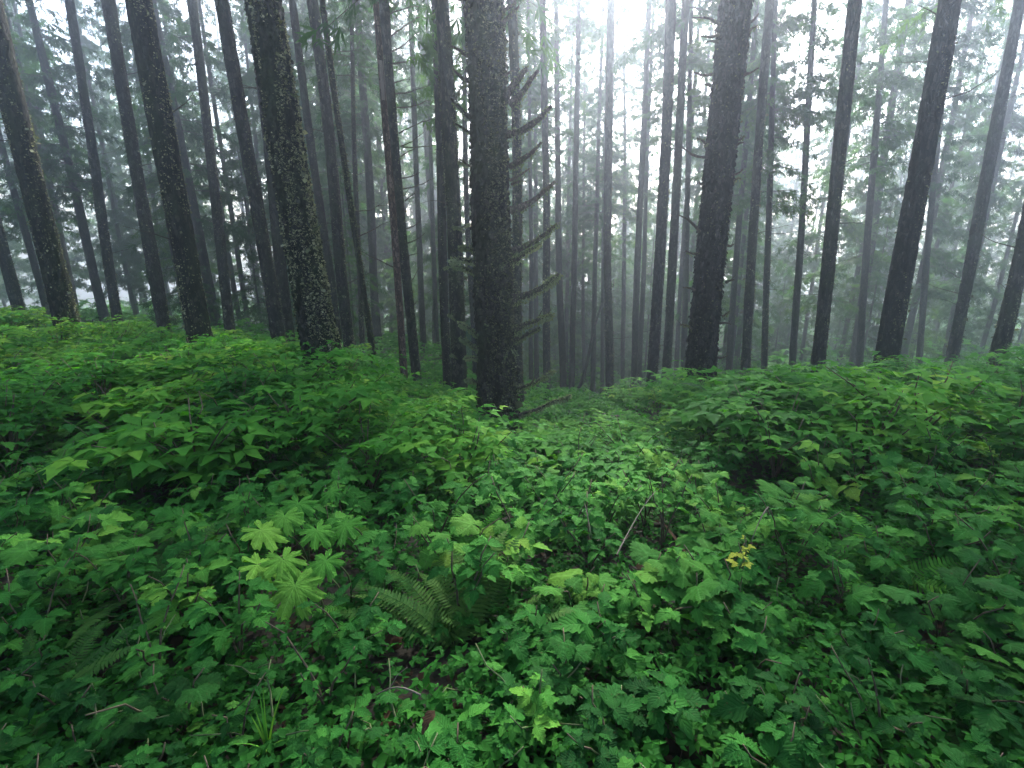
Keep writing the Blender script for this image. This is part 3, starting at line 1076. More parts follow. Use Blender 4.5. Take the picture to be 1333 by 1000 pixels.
def dead_branch(key, p0, p1, rad, seed, moss=200, sag=-.08, tone=.45, sub=1, tuft=False, dy=-.05, bend=.12):
    """a dead branch from picture point p0 on the stem to p1 in the air, at the tree's own distance"""
    root, tr, sh, Q, base, ax, r0, Pb, t = KEY[key]
    r = np.random.default_rng(seed)
    a = ray_at_y(*p0, Pb[1] - r0 * .3) - base
    b = ray_at_y(*p1, Pb[1] + dy) - base
    k = 9
    s = np.linspace(0, 1, k)
    P = a + (b - a) * s[:, None]
    ln = np.linalg.norm(b - a)
    P[:, 2] += sag * ln * np.sin(s * math.pi) + r.normal(0, .012, k) * ln * s
    P[:, 1] += r.normal(0, .03, k) * ln * s
    P[:, 0] += r.normal(0, .012, k) * ln * s
    rd = rad * 1.35 * (1 - .62 * s) * (1 + r.normal(0, .08, k))
    mb = MB()
    mb.tube(P, rd, 6)
    for q in range(sub):
        i = r.integers(3, k - 1)
        d = (P[-1] - P[0]) / ln * r.uniform(.3, .8) + np.array([0, r.uniform(-.4, .4), r.uniform(-.2, .6)])
        mb.tube([P[i], P[i] + d * .08 * 1, P[i] + d * r.uniform(.12, .3)], [rd[i] * .5, rd[i] * .35, .002], 4)
    br = link('branch', mb.mesh('branch', BARK['twig'], True), root)
    if moss:
        mm = MB()
        n0 = moss
        moss_round(mm, P, rd * 1.15, n0, r, .036, tone, .9)
        if tuft:
            moss_round(mm, P[-3:], rd[-3:] * 1.7, int(n0 * .35), r, .042, tone + .08, .9)
        link('moss', mm.mesh('moss', M_moss), br, kind='stuff')
    return br


B = dead_branch
MAINB = [((650, 138), (685, 90), .045, 300, .02, .3, False), ((664, 138), (700, 92), .034, 260, -.05, .35, False), ((657, 176), (718, 137), .034, 420, -.12, .5, False),
         ((664, 217), (706, 184), .026, 240, -.06, .4, False), ((664, 274), (722, 236), .034, 380, -.10, .4, False), ((664, 235), (689, 220), .014, 60, -.03, .35, False),
         ((666, 240), (684, 236), .012, 40, .05, .35, False), ((668, 327), (727, 291), .032, 420, -.06, .55, False), ((668, 341), (705, 317), .026, 300, .04, .5, False),
         ((667, 388), (727, 357), .038, 560, -.10, .6, True), ((666, 431), (718, 411), .030, 480, .03, .5, True), ((670, 443), (703, 426), .022, 260, -.02, .45, False),
         ((672, 506), (720, 483), .018, 300, -.06, .5, True), ((672, 541), (742, 514), .017, 460, -.03, .5, True), ((654, 100), (668, 92), .014, 40, 0, .3, False),
         ((664, 120), (680, 100), .012, 40, 0, .3, False), ((655, 30), (676, 8), .02, 60, 0, .3, False), ((655, 14), (672, 4), .014, 50, 0, .3, False),
         ((609, 72), (586, 60), .018, 90, .02, .4, False), ((612, 106), (588, 88), .016, 90, -.08, .4, False), ((612, 153), (587, 128), .022, 200, -.04, .6, False),
         ((614, 175), (590, 160), .014, 80, .03, .4, False), ((618, 219), (598, 206), .012, 70, -.06, .4, False), ((621, 343), (586, 340), .022, 380, .08, .65, True),
         ((622, 357), (590, 346), .018, 300, .05, .6, True), ((625, 330), (598, 322), .018, 320, .1, .7, True), ((627, 441), (598, 420), .020, 320, .02, .65, True),
         ((628, 460), (600, 440), .020, 320, .02, .65, True), ((628, 468), (606, 466), .016, 240, .06, .6, True), ((634, 505), (607, 494), .018, 240, .05, .7, True)]
for q, (p0, p1, rad, mo, sg, tn, tf) in enumerate(MAINB):
    B('main', p0, p1, rad * (1.65 if p0[1] < 300 else 1.6), 100 + q, int(mo * (.7 if p0[1] < 300 else 1.5)), sg, tn * (.9 if p0[1] < 300 else 1.45), 1 if mo < 100 else 2, tf, -.1 - .12 * (q % 4))
# mossy stubs on the face of the main trunk
for q, (p0, p1) in enumerate([((662, 336), (650, 352)), ((667, 457), (656, 466)), ((662, 452), (672, 462)), ((652, 522), (647, 530)), ((652, 523), (668, 532)), ((640, 412), (634, 424))]):
    B('main', p0, p1, .020, 180 + q, 190, .15, .6, 0, False, -.36)
# thin bare ladder of branches
GB = [((506, 50), (548, 22)), ((509, 68), (546, 40)), ((511, 83), (560, 66)), ((513, 108), (534, 104)), ((515, 122), (562, 108)), ((517, 140), (560, 130)), ((519, 174), (566, 154)), ((521, 191), (552, 172)),
      ((521, 191), (568, 187)), ((522, 204), (540, 194)), ((523, 232), (547, 224)), ((525, 246), (565, 231)), ((527, 262), (540, 252)), ((528, 298), (548, 288)), ((529, 317), (553, 304)), ((530, 334), (545, 330)), ((532, 372), (545, 348)),
      ((500, 30), (516, 4)), ((503, 20), (545, 8)), ((533, 400), (543, 392))]
for q, (p0, p1) in enumerate(GB):
    B('g', p0, p1, .017, 220 + q, 0, -.06 if q % 3 else .04, .4, 2, False, -.2 + .15 * (q % 5))
# short broken twigs of the almost black trunk
WB = [((938, 33), (908, 25)), ((936, 45), (916, 46)), ((936, 55), (922, 55)), ((927, 97), (907, 94)), ((925, 112), (917, 111)), ((921, 205), (892, 193)), ((920, 188), (909, 181)), ((915, 240), (911, 238)),
      ((911, 302), (888, 284)), ((908, 330), (895, 327)), ((905, 378), (892, 375)), ((974, 30), (985, 20)), ((973, 42), (984, 35)), ((966, 97), (984, 90)), ((963, 130), (968, 129)), ((958, 183), (967, 178)), ((957, 190), (966, 186)),
      ((954, 228), (965, 222)), ((953, 236), (962, 233)), ((948, 320), (954, 318)), ((945, 368), (954, 365)), ((940, 412), (948, 406)), ((937, 421), (949, 422)), ((933, 465), (945, 463)), ((903, 430), (888, 424))]
for q, (p0, p1) in enumerate(WB):
    p1 = (p0[0] + (p1[0] - p0[0]) * 1.2, p0[1] + (p1[1] - p0[1]) * 1.2)
    B('dark', p0, p1, .024, 260 + q, 60 if q % 3 == 0 else 0, -.1 if q % 2 else .08, .35, 1, False, -.25 + .1 * (q % 4))
for q, (p0, p1) in enumerate([((592, 130), (606, 108)), ((594, 210), (607, 216)), ((596, 300), (612, 292)), ((604, 300), (590, 296)), ((597, 345), (578, 350)), ((596, 420), (584, 410)), ((600, 470), (586, 462))]):
    B('h_two', p0, p1, .02, 300 + q, 260, .05, .65, 1, True, -.4)
for q, (p0, p1) in enumerate([((404, 300), (416, 294)), ((377, 120), (386, 124)), ((415, 405), (424, 400)), ((356, 40), (368, 36))]):
    B('lichen', p0, p1, .014, 320 + q, 80, .02, .6, 1, False, -.1)

# the fallen pole that leans between the trunks of the hollow
p0 = p2w(747, 522, 29); p1 = p2w(781, 410, 30)
root = thing('fallen_pole', 'thin fallen pole leaning slantwise across the hazy trunks of the hollow', 'fallen tree', p0 + (0, 0, -.3))
mb = MB(); k = np.linspace(-.1, 1.15, 10)[:, None]
Pp = (p1 - p0) * k + (0, 0, .3); Pp[:, 0] += .12 * np.sin(k[:, 0] * 5)
mb.tube(Pp, np.linspace(.11, .06, 10), 8)
link('trunk', mb.mesh('trunk', BARK['grey'], True), root)
for q in range(3):
    link('branch', TWIGS[q], root, mat4(rot(q * 2.1, .3), Pp[4 + q], .5))

# ------------------------------------------------------------------ the wood behind
FAR_MARKS = [(-60, 'the grey trunk at the outer end'), (92, 'the outermost mossy leaning trunk'), (215, 'the slim grey trunk between two mossy ones'), (262, 'the mossy leaning trunk by the dark pair'),
             (350, 'the dark close pair of trunks'), (392, 'the leaning lichen-flecked trunk'), (440, 'the stout trunk behind the lichen-flecked one'), (478, 'the slender leaning trunk'),
             (522, 'the broken snag'), (560, 'the ladder-branched trunk'), (592, 'the dark mossy trunk with tufted twigs'), (640, 'the broad mossy trunk'), (690, 'the mossy dead branches'),
             (713, 'the straight dark slim trunk'), (750, 'the fallen leaning pole'), (792, 'the straight trunk in the hollow'), (830, 'the greyish leaning trunk'), (860, 'the smooth purplish trunk'),
             (925, 'the almost black trunk'), (980, 'the dark leaning trunk above the bush'), (1080, 'the stout grey trunk'), (1180, 'the thick dark outer trunk'), (1270, 'the slim trunk past the outer dark one'), (1400, 'the outermost mossy upright trunk')]
ORD = ['nearest', 'second nearest', 'third nearest', 'fourth nearest', 'fifth nearest', 'sixth nearest', 'seventh nearest', 'eighth nearest', 'ninth nearest', 'tenth nearest', 'eleventh nearest', 'twelfth nearest',
       'thirteenth nearest', 'fourteenth nearest', 'fifteenth nearest', 'sixteenth nearest', 'seventeenth nearest', 'eighteenth nearest', 'nineteenth nearest', 'twentieth nearest'] + [a_ + ' nearest' for a_ in 'twenty-first twenty-second twenty-third twenty-fourth twenty-fifth twenty-sixth twenty-seventh twenty-eighth twenty-ninth thirtieth thirty-first thirty-second thirty-third thirty-fourth thirty-fifth thirty-sixth thirty-seventh thirty-eighth thirty-ninth fortieth forty-first forty-second forty-third forty-fourth forty-fifth forty-sixth forty-seventh forty-eighth forty-ninth fiftieth'.split()]
FAR_REC = []          # (object, what, px, depth)


def label_far():
    by = {}
    for o, what, px, t in FAR_REC:
        m = min(FAR_MARKS, key=lambda q: abs(q[0] - px))[1]
        by.setdefault((what, m), []).append((t, o))
    for (what, m), v in by.items():
        v.sort(key=lambda q: q[0])
        for k, (t, o) in enumerate(v):
            o['label'] = f'{what} behind {m}, {ORD[min(k, 49)]}'


placed = [(KEY[k][4][0], KEY[k][4][1]) for k in KEY]
far_r = np.random.default_rng(77)
nfar = 0
tries = 0
proto = {}
SHTR = []
for s in range(6):
    SHTR.append([trunk_mesh('trunk', BARK['grey'], 30, .19, 2000 + s, 9, 13, 1.0, .004)[0], 30])
while nfar < 248 and tries < 12000:
    tries += 1
    t = 26 + 64 * far_r.random() ** .8
    px = far_r.uniform(-120, 1450) if nfar < 205 else far_r.uniform(685, 1000)
    P = p2w(px, 500, t)
    gap = 1.0
    low = 765 < px < 840 or nfar >= 205
    if nfar >= 205 and t < 52:
        continue
    if low and t < 36 and nfar < 205: gap = .08
    elif 735 < px < 880: gap = .5
    if 965 < px < 1010: gap = .45
    if 365 < px < 400: gap = .4
    if nfar < 26:                                  # close ranks behind the trunks of the bank
        px = far_r.uniform(385, 600)
        t = 30 + 32 * far_r.random()
        P = p2w(px, 500, t)
        low, gap = False, 1.0
    if far_r.random() > gap:
        continue
    if min((P[0] - a) ** 2 + (P[1] - b) ** 2 for a, b in placed) < (1.7 if t < 45 else 2.2) ** 2:
        continue
    placed.append((P[0], P[1]))
    z = gz(P[0], P[1])
    H = far_r.uniform(24, 35) + (7 if 330 < px < 600 else 0)
    thin = nfar >= 236
    if low and not thin:                                        # shorter trees under the gap in the canopy
        H = ray_at_y(px, far_r.uniform(130, 310), P[1])[2] - z
    far = t > 55
    root = thing('conifer_tree', '', 'tree', (P[0], P[1], z), 'slim conifers in the mist')
    FAR_REC.append((root, 'far misty conifer' if far else 'tall misty conifer', w2p((P[0], P[1], z + 6))[0], t))
    root.rotation_euler = (far_r.normal(0, .02), far_r.normal(0, .025), far_r.uniform(0, 6.28))
    s = H / 30
    link('trunk', SHTR[nfar % 6][0], root, Matrix.Diagonal((s * far_r.uniform(.7, 1.25) * (.55 if thin else 1),) * 2 + (s, 1)))
    (cm, wm), Hc = CROWNS['low'][far_r.integers(0, 4)] if far_r.random() < .8 and not thin else CROWNS['tall'][far_r.integers(0, 3)]
    c = link('crown', cm, root, Matrix.Rotation(far_r.uniform(0, 6.28), 4, 'Z') @ Matrix.Diagonal((s * far_r.uniform(.8, 1.25), s, s, 1)), tone=far_r.uniform(.25, .65))
    link('boughs', wm, c, kind='stuff')
    nfar += 1
nyoung = 0
tries = 0
FILL = [(805, 44), (822, 50), (838, 40), (850, 56), (770, 58), (858, 46), (815, 62), (880, 52), (795, 70), (842, 72), (760, 46), (500, 40), (530, 46), (560, 52)]
while nyoung < 95 and tries < 4000:
    tries += 1
    t = 19 + 44 * far_r.random()
    px = far_r.uniform(-120, 1450) if far_r.random() < .75 else far_r.uniform(690, 900)
    fill = tries <= len(FILL)
    if fill:
        px, t = FILL[tries - 1]
    if not fill and (px < 250 or (t < 34 and px > 640) or (t < 24 and px > 500)):
        continue
    P = p2w(px, 500, t)
    if min((P[0] - a) ** 2 + (P[1] - b) ** 2 for a, b in placed) < (.5 if fill else 1.5) ** 2:
        continue
    placed.append((P[0], P[1]))
    z = gz(P[0], P[1])
    H = far_r.uniform(10, 16) if fill else far_r.uniform(7, 15)
    root = thing('young_conifer', '', 'tree', (P[0], P[1], z), 'young feathery conifers under the tall trunks')
    FAR_REC.append((root, 'young feathery conifer', w2p((P[0], P[1], z + 3))[0], t))
    root.rotation_euler = (0, 0, far_r.uniform(0, 6.28))
    s = H / 12
    link('trunk', SHTR[nyoung % 6][0], root, Matrix.Diagonal((.35 * s, .35 * s, H / 30 * .98, 1)))
    cm, wm = CROWNS['young'][far_r.integers(0, 3)][0]
    c = link('crown', cm, root, Matrix.Diagonal((s * far_r.uniform(.8, 1.2), s, s, 1)), tone=far_r.uniform(.4, .75))
    link('boughs', wm, c, kind='stuff')
    nyoung += 1
nout = 0
tries = 0
while nout < 70 and tries < 4000:
    tries += 1
    y = far_r.uniform(2, 75)
    x = far_r.choice([-1, 1]) * (y * 1.12 + 2.5 + far_r.uniform(0, 1) ** 1.5 * 45)
    if min((x - a) ** 2 + (y - b) ** 2 for a, b in placed) < 2.4 ** 2:
        continue
    placed.append((x, y))
    z = gz(x, y)
    H = far_r.uniform(22, 34)
    root = thing('conifer_tree', '', 'tree', (x, y, z), 'slim conifers in the mist')
    FAR_REC.append((root, 'outlying conifer', -60 if x < 0 else 1400, math.hypot(x, y)))
    root.rotation_euler = (far_r.normal(0, .02), far_r.normal(0, .025), far_r.uniform(0, 6.28))
    s = H / 30
    link('trunk', SHTR[nout % 6][0], root, Matrix.Diagonal((s * far_r.uniform(.8, 1.3),) * 2 + (s, 1)))
    cm, wm = CROWNS['low'][nout % 4][0]
    c = link('crown', cm, root, Matrix.Diagonal((s, s, s, 1)), tone=far_r.uniform(.25, .65))
    link('boughs', wm, c, kind='stuff')
    nout += 1
label_far()
# unseen trees added behind the camera, their crowns shading the foreground
for q, (x, y) in enumerate([(3.8, -2.6), (0.3, -3.5), (-7.5, -8), (7.5, -9), (1.9, -1.0), (-.9, -1.5), (-3.2, -1.8)]):
    root, tr, sh, Q = make_tree('spruce_tree', (x, y, gz(x, y) - .1), (0.02 * x, 0, 1), 30, q < 3 and .28 or .22, 'low', 5.5, 'mossy', ['mossy spruce behind the camera on the high bush side, crown over the thicket', 'mossy spruce straight behind the camera, farther of two there', 'mossy spruce far back on the butterbur side of the thicket', 'mossy spruce far back on the high bush side of the thicket', 'thin spruce close behind the camera toward the yellow-leaved sprig', 'thin spruce straight behind the camera, nearer of two there', 'thin spruce behind the camera on the butterbur side of the thicket'][q], 600 + q, 'spruces whose crowns close over the thicket', 14, (6, .4), .006)


# ------------------------------------------------------------------ undergrowth
def cane_curve(r, h, lean, az, k=7):
    s = np.linspace(0, 1, k)
    d = np.array([math.cos(az), math.sin(az), 0])
    P = d * (lean * h * s ** 1.6)[:, None] + np.array([0, 0, 1.0]) * (h * (s - .12 * s * s))[:, None]
    P[:, :2] += r.normal(0, .012, (k, 2)) * s[:, None]
    return P


def leafy_plant(name, x, y, h, leaves, n_canes, n_leaf, tone, label, cat, group, r, scale=1.0, cane_mat=None, lean=.55, spread_top=.5):
    z = gz(x, y)
    root = thing(name, label, cat, (x, y, z - .01), group)
    mb = MB()
    for c in range(n_canes):
        az = c * 2 * math.pi / n_canes + r.uniform(0, 2)
        hh = h * r.uniform(.72, 1.08)
        P = cane_curve(r, hh, r.uniform(.35 * lean, lean), az)
        mb.tube(P, np.linspace(.0045, .0018, len(P)) * (1 + h), 4)
        a0 = r.uniform(0, 6.28)
        for q in range(n_leaf):
            f = (spread_top + (1 - spread_top) * (q + r.random() * .6) / n_leaf)
            f = min(f, 1.0)
            i = f * (len(P) - 1); i0 = min(int(i), len(P) - 2)
            p = P[i0] + (P[i0 + 1] - P[i0]) * (i - i0)
            a = a0 + q * 2.4 + r.normal(0, .3)
            sc = scale * np.clip(np.exp(r.normal(-.08, .28)), .45, 1.4) * (1 if q < n_leaf - 1 else .7)
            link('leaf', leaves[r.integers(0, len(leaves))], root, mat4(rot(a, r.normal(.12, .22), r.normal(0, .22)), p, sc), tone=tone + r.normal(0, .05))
    link('stem', mb.mesh('stem', cane_mat or M_cane), root)
    return root


MARKS = [(384, 762, 'the lowest butterbur leaf'), (424, 710, 'the overlapping butterbur pair'), (525, 800, 'the fanned sword fern'), (632, 790, 'the half hidden sword fern'), (610, 710, 'the arching lady fern'),
         (570, 600, 'the pale tall sprig'), (828, 680, 'the bare slanting stick'), (975, 695, 'the yellow-leaved sprig'), (695, 880, 'the drooping light green sprig'), (566, 925, 'the brown dead leaf'),
         (352, 970, 'the tuft of grass'), (520, 903, 'the curved pale twig'), (955, 955, 'the black gap at the front'), (421, 470, 'the lichen-flecked trunk'), (536, 520, 'the broken snag'),
         (652, 560, 'the broad mossy trunk'), (910, 500, 'the almost black trunk'), (780, 550, 'the trunk in the hollow'), (388, 650, 'the topmost butterbur leaf'), (400, 590, 'the yellowish sprig on the bank'),
         (763, 670, 'the forked brown twig'), (865, 695, 'the wide-leaved cane'), (935, 650, 'the cane under the high bush'), (847, 517, 'the smooth purplish trunk'), (970, 490, 'the dark leaning trunk'),
         (470, 790, 'the small feathery fern'), (590, 503, 'the dark tufted trunk'), (370, 440, 'the dark close pair'), (713, 540, 'the straight dark slim trunk'), (492, 500, 'the slender leaning trunk'),
         (190, 720, 'the outlying sword fern'), (60, 880, 'the outermost front fern'), (1150, 720, 'the outlying lacy fern'), (1240, 880, 'the outermost drooping fern'), (262, 452, 'the mossy trunk by the dark pair'),
         (92, 440, 'the outermost mossy leaning trunk'), (1062, 495, 'the stout grey trunk'), (1150, 490, 'the thick dark outer trunk'), (1295, 480, 'the outermost upright trunk'), (215, 432, 'the slim grey outer trunk')]
REC = []              # (object, what, px, py)


def label_plants():
    by = {}
    for o, what, px, py in REC:
        m = min(MARKS, key=lambda q: math.hypot(q[0] - px, (q[1] - py) * 1.3))
        dx, dy = px - m[0], (py - m[1]) * 1.3
        rel = 'beside' if abs(dx) > abs(dy) * 1.2 else ('below' if dy > 0 else 'above')
        by.setdefault((what, rel, m[2]), []).append((math.hypot(dx, dy), o))
    for (what, rel, m), v in by.items():
        v.sort(key=lambda q: q[0])
        for k, (d, o) in enumerate(v):
            o['label'] = f'{what} {rel} {m}' + ('' if len(v) == 1 else f', {ORD[min(k, 49)]} to it')


HOLES = [(385, 700, 46, 24), (955, 958, 55, 50), (985, 605, 46, 30), (455, 738, 26, 18), (590, 862, 36, 22), (845, 690, 42, 34), (540, 800, 84, 70), (385, 765, 62, 44), (425, 722, 46, 30), (350, 705, 40, 40), (605, 790, 38, 42), (480, 636, 32, 14), (575, 628, 26, 16), (905, 880, 30, 26), (500, 868, 36, 22), (720, 815, 24, 22), (890, 760, 30, 20), (190, 640, 50, 22), (1120, 640, 60, 26), (1200, 800, 50, 40), (110, 800, 45, 36), (700, 700, 26, 16)]


def in_hole(px, py):
    return any(((px - a) / c) ** 2 + ((py - b) / d) ** 2 < 1 for a, b, c, d in HOLES)


pr = np.random.default_rng(31)


def mound(x, y):
    return float(fnoise(np.array([[x * .95 + 3.1, y * .95, 2.2]]), 2, 61)[0])


pts = []
tries = 0
n_near = 0
TONES = [('dark green', .22), ('mid green', .40), ('bright green', .56), ('yellowish green', .74)]
while tries < 16000 and n_near < 178:
    tries += 1
    y = .80 + 4.3 * pr.random() ** .75
    x = pr.uniform(-1, 1) * (y * 1.16 + .55)
    dmin = .17 + .055 * y
    if any((x - a) ** 2 + (y - b) ** 2 < dmin * dmin for a, b in pts):
        continue
    mo = mound(x, y)
    if mo < -.62:
        continue
    h = np.interp(y, [.7, 1.2, 2, 3, 5], [.22, .30, .42, .52, .66]) * pr.uniform(.75, 1.2) * np.clip(1 + .42 * mo, .6, 1.4)
    z = gz(x, y)
    px, py, f = w2p((x, y, z + h))
    if in_hole(px, py) or in_hole(*w2p((x, y, z + h * .6))[:2]):
        continue
    if math.hypot(x, y) < .75 or z + h > 1.2:
        continue
    pts.append((x, y))
    side = 330 > px or px > 1004
    bot = py > 800
    lob = pr.random() < (0 if py > 900 else .26 if (py > 700 and px > 620) else .10)
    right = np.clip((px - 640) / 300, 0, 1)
    tone = np.clip(pr.normal(.52 - .12 * right * (py > 650) - .38 * np.clip((py - 740) / 150, 0, 1), .11), .10, .82)  # leaf colour darkened towards the front and lower right, in place of shade
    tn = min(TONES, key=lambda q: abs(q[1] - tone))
    if lob:
        name, cat, what, lv = 'thimbleberry_shrub', 'shrub', 'lobe-leaved shrub', LEAF_LOB
        nl, sc = 5, .95
    else:
        name, cat, what, lv = 'salmonberry_shrub', 'shrub', 'three-leaved shrub', LEAF_TRI
        nl, sc = 6, .95
        if pr.random() < .16:
            name, what, lv = 'huckleberry_shrub', 'oval-leaved shrub', LEAF_OVA
            nl, sc = 8, .62
    sc *= np.interp(y, [.8, 1.6, 3, 5], [.72, .85, 1.0, 1.1])
    if px < 560 and py > 790:
        sc *= .75
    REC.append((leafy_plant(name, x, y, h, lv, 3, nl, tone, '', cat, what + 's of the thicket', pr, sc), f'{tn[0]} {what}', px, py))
    n_near += 1

# low round-leaved plants carpeting the front
n = 0
tries = 0
low_pts = []
while n < 60 and tries < 4000:
    tries += 1
    y = pr.uniform(.75, 2.4); x = pr.uniform(-1, 1) * (y * 1.05 + .2)
    px, py, f = w2p((x, y, .15))
    if px > 640 and pr.random() < .6:
        continue
    if any((x - a) ** 2 + (y - b) ** 2 < .18 ** 2 for a, b in low_pts) or in_hole(px, py):
        continue
    low_pts.append((x, y))
    tone = np.clip(pr.normal(.36, .12), .14, .6)
    REC.append((leafy_plant('piggyback_plant', x, y, pr.uniform(.16, .26), LEAF_SML, 3, 5, tone, '', 'plant', 'low plants with small rounded leaves', pr, pr.uniform(.9, 1.25), M_stem, 1.3, .3), 'low round-leaved plant', px, py))
    n += 1


# joined foliage for the shrubs farther back, a few meshes shared by all
def shrub_mesh(seed, n, Rr, Hh, leaf, squash=.6):
    r = np.random.default_rng(seed)
    mb, st = MB(), MB()
    offs = []
    nc = 9
    tips = []
    for c in range(nc):
        az = r.uniform(0, 6.28)
        P = cane_curve(r, Hh * r.uniform(.6, 1.05), r.uniform(.1, 1.0) * Rr / Hh, az)
        st.tube(P, np.linspace(.009, .003, len(P)), 4)
        tips.append(P)
    m = n
    cen = []
    for q in range(max(8, n // 9)):
        P = tips[r.integers(0, nc)]
        f = .40 + .60 * r.random() ** .6
        i = f * (len(P) - 1); i0 = min(int(i), len(P) - 2)
        cen.append(P[i0] + (P[i0 + 1] - P[i0]) * (i - i0) + r.normal(0, .05, 3))
    for q in range(m):
        offs.append(cen[q % len(cen)] + r.normal(0, 1, 3) * (.13, .13, .022) * Rr / .6)
    offs = np.array(offs)
    az = np.arctan2(-offs[:, 0], offs[:, 1]) + r.normal(0, 1.0, m)
    M = rots(az, r.normal(.06, .17, m), r.normal(0, .18, m), leaf * r.uniform(.65, 1.25, m))
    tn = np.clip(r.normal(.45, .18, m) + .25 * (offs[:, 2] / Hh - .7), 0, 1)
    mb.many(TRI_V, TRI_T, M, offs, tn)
    return mb.mesh('foliage', M_under), st.mesh('stem', M_cane)


SHRUBS = [shrub_mesh(400 + s, 150, .58, .72, .145) for s in range(6)] + [shrub_mesh(410 + s, 210, .62, .95, .11) for s in range(3)]
n = 0
tries = 0
spts = []
TRUNKXY = [(KEY[k][4][0], KEY[k][4][1], KEY[k][6]) for k in KEY]
while n < 220 and tries < 9000:
    tries += 1
    y = 4.3 + 10.2 * pr.random() ** .8
    x = pr.uniform(-1, 1) * (y * 1.14 + 1.4)
    if any((x - a) ** 2 + (y - b) ** 2 < (.50 + .03 * y) ** 2 for a, b in spts):
        continue
    if any((x - a) ** 2 + (y - b) ** 2 < (c + .22) ** 2 for a, b, c in TRUNKXY):
        continue
    z = gz(x, y)
    qx = w2p((x, y, z + .7))[0]
    s = pr.uniform(.75, 1.1) * (1.0 + .24 * np.clip((520 - qx) / 120, 0, 1) + .30 * np.clip((qx - 830) / 90, 0, 1) * (y < 8.5))
    k = pr.integers(0, 9)
    h = (.72 if k < 6 else .95) * s
    px, py, f = w2p((x, y, z + h))
    if 690 < px < 905 and y < 9 and py < 535:
        q = .66 if px < 845 else .72
        s *= q
        h *= q
    # keep the feet of the trunks that show in the photograph clear
    if 622 < px < 684 and py < 538 and y < 9.6:
        continue
    spts.append((x, y))
    tone = np.clip(pr.normal(.68 if px < 600 else .55, .13), .25, .85)  # left bank leaves coloured lighter, standing in for brighter skylight there
    tn = min(TONES, key=lambda q: abs(q[1] - tone))
    root = thing('berry_bush', '', 'bush', (x, y, z - .02), 'small-leaved bushes on the bank')
    REC.append((root, f'{tn[0]} {"dense bush" if k >= 6 else "spreading bush"}', px, py))
    M = Matrix.Rotation(pr.uniform(0, 6.28), 4, 'Z') @ Matrix.Diagonal((s * 1.15, s * 1.15, s, 1))
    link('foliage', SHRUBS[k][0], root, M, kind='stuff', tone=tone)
    link('stem', SHRUBS[k][1], root, M)
    n += 1

# ground cover under the shrubs, and the growth of the slopes beyond
def cover(name, n, ylo, yhi, wide, leaf, hmax, seed, tone, dens_pow=1.0, tmpl=(TRI_V, TRI_T)):
    r = np.random.default_rng(seed)
    y = ylo + (yhi - ylo) * r.random(n) ** dens_pow
    x = r.uniform(-1, 1, n) * (y * wide + 1.0)
    cl = fnoise(np.stack([x * .5, y * .5, x * 0], 1), 3, seed)
    keep = cl + r.normal(0, .5, n) > -.35
    x, y, cl = x[keep], y[keep], cl[keep]
    if ylo < 3:                                    # nothing grows in the dark hollows
        q = np.stack([x, y, ground(x, y) + .2], 1) - EYE
        ff = q[:, 1] * CP - q[:, 2] * SP
        ppx, ppy = 666.5 + FPX * q[:, 0] / ff, 500 - FPX * (q[:, 1] * SP + q[:, 2] * CP) / ff
        ok = np.ones(len(x), bool)
        for a_, b_, c_, d_ in HOLES:
            ok &= ((ppx - a_) / c_) ** 2 + ((ppy - b_) / d_) ** 2 > .8
        ok |= r.random(len(x)) < .45
        x, y, cl = x[ok], y[ok], cl[ok]
    m = len(x)
    z = ground(x, y) + hmax * np.clip(.55 + .5 * cl, .12, 1) * r.random(m) ** .6
    M = rots(r.uniform(0, 6.28, m), r.normal(.0, .3, m), r.normal(0, .3, m), leaf * r.uniform(.6, 1.35, m) * np.clip(y / 16, .8, 1.6))
    mb = MB()
    mb.many(tmpl[0], tmpl[1], M, np.stack([x, y, z], 1), np.clip(r.normal(tone, .2, m) + .15 * cl, 0, 1))
    return link(name, mb.mesh(name, M_under), kind='stuff')


cover('ground_cover', 60000, .2, 6.5, 1.35, .058, .21, 51, .13)  # near carpet tinted dark, so shade under the shrubs is in its colour
cover('ground_cover', 24000, 3.0, 15, 1.5, .10, .35, 54, .34)
cover('undergrowth', 110000, 8.0, 48, 1.3, .16, 1.0, 52, .60, .85)
o = cover('forest_understory', 46000, 34, 95, 1.3, .36, 3.4, 53, .5)

def litter(n, seed):
    r = np.random.default_rng(seed)
    y = r.uniform(.4, 6, n); x = r.uniform(-1, 1, n) * (y * 1.08 + .6)
    z = ground(x, y) + r.uniform(.004, .03, n)
    M = rots(r.uniform(0, 6.28, n), r.normal(0, .25, n), r.normal(0, .4, n), np.exp(r.normal(-3.3, .5, n)))
    mb = MB()
    k = n // 2
    mb.many(SPRAY_V * (.8, 1, 1), SPRAY_T, M[:k], np.stack([x, y, z], 1)[:k], r.random(k))
    mb.many(SPRAY_V * (.07, 3, 1), SPRAY_T, M[k:], np.stack([x, y, z], 1)[k:], r.random(n - k))
    link('leaf_litter', mb.mesh('leaf_litter', M_dead), kind='stuff')


litter(9000, 71)

# ------------------------------------------------------------------ hero plants
def ground_at(px, py):
    """where the sight line through a picture point meets the ground"""
    d = ray(px, py)
    t = .6
    while t < 60:
        p = EYE + d * t
        if p[2] < gz(p[0], p[1]):
            return p, t
        t += .02
    return p, t


hr = np.random.default_rng(5)
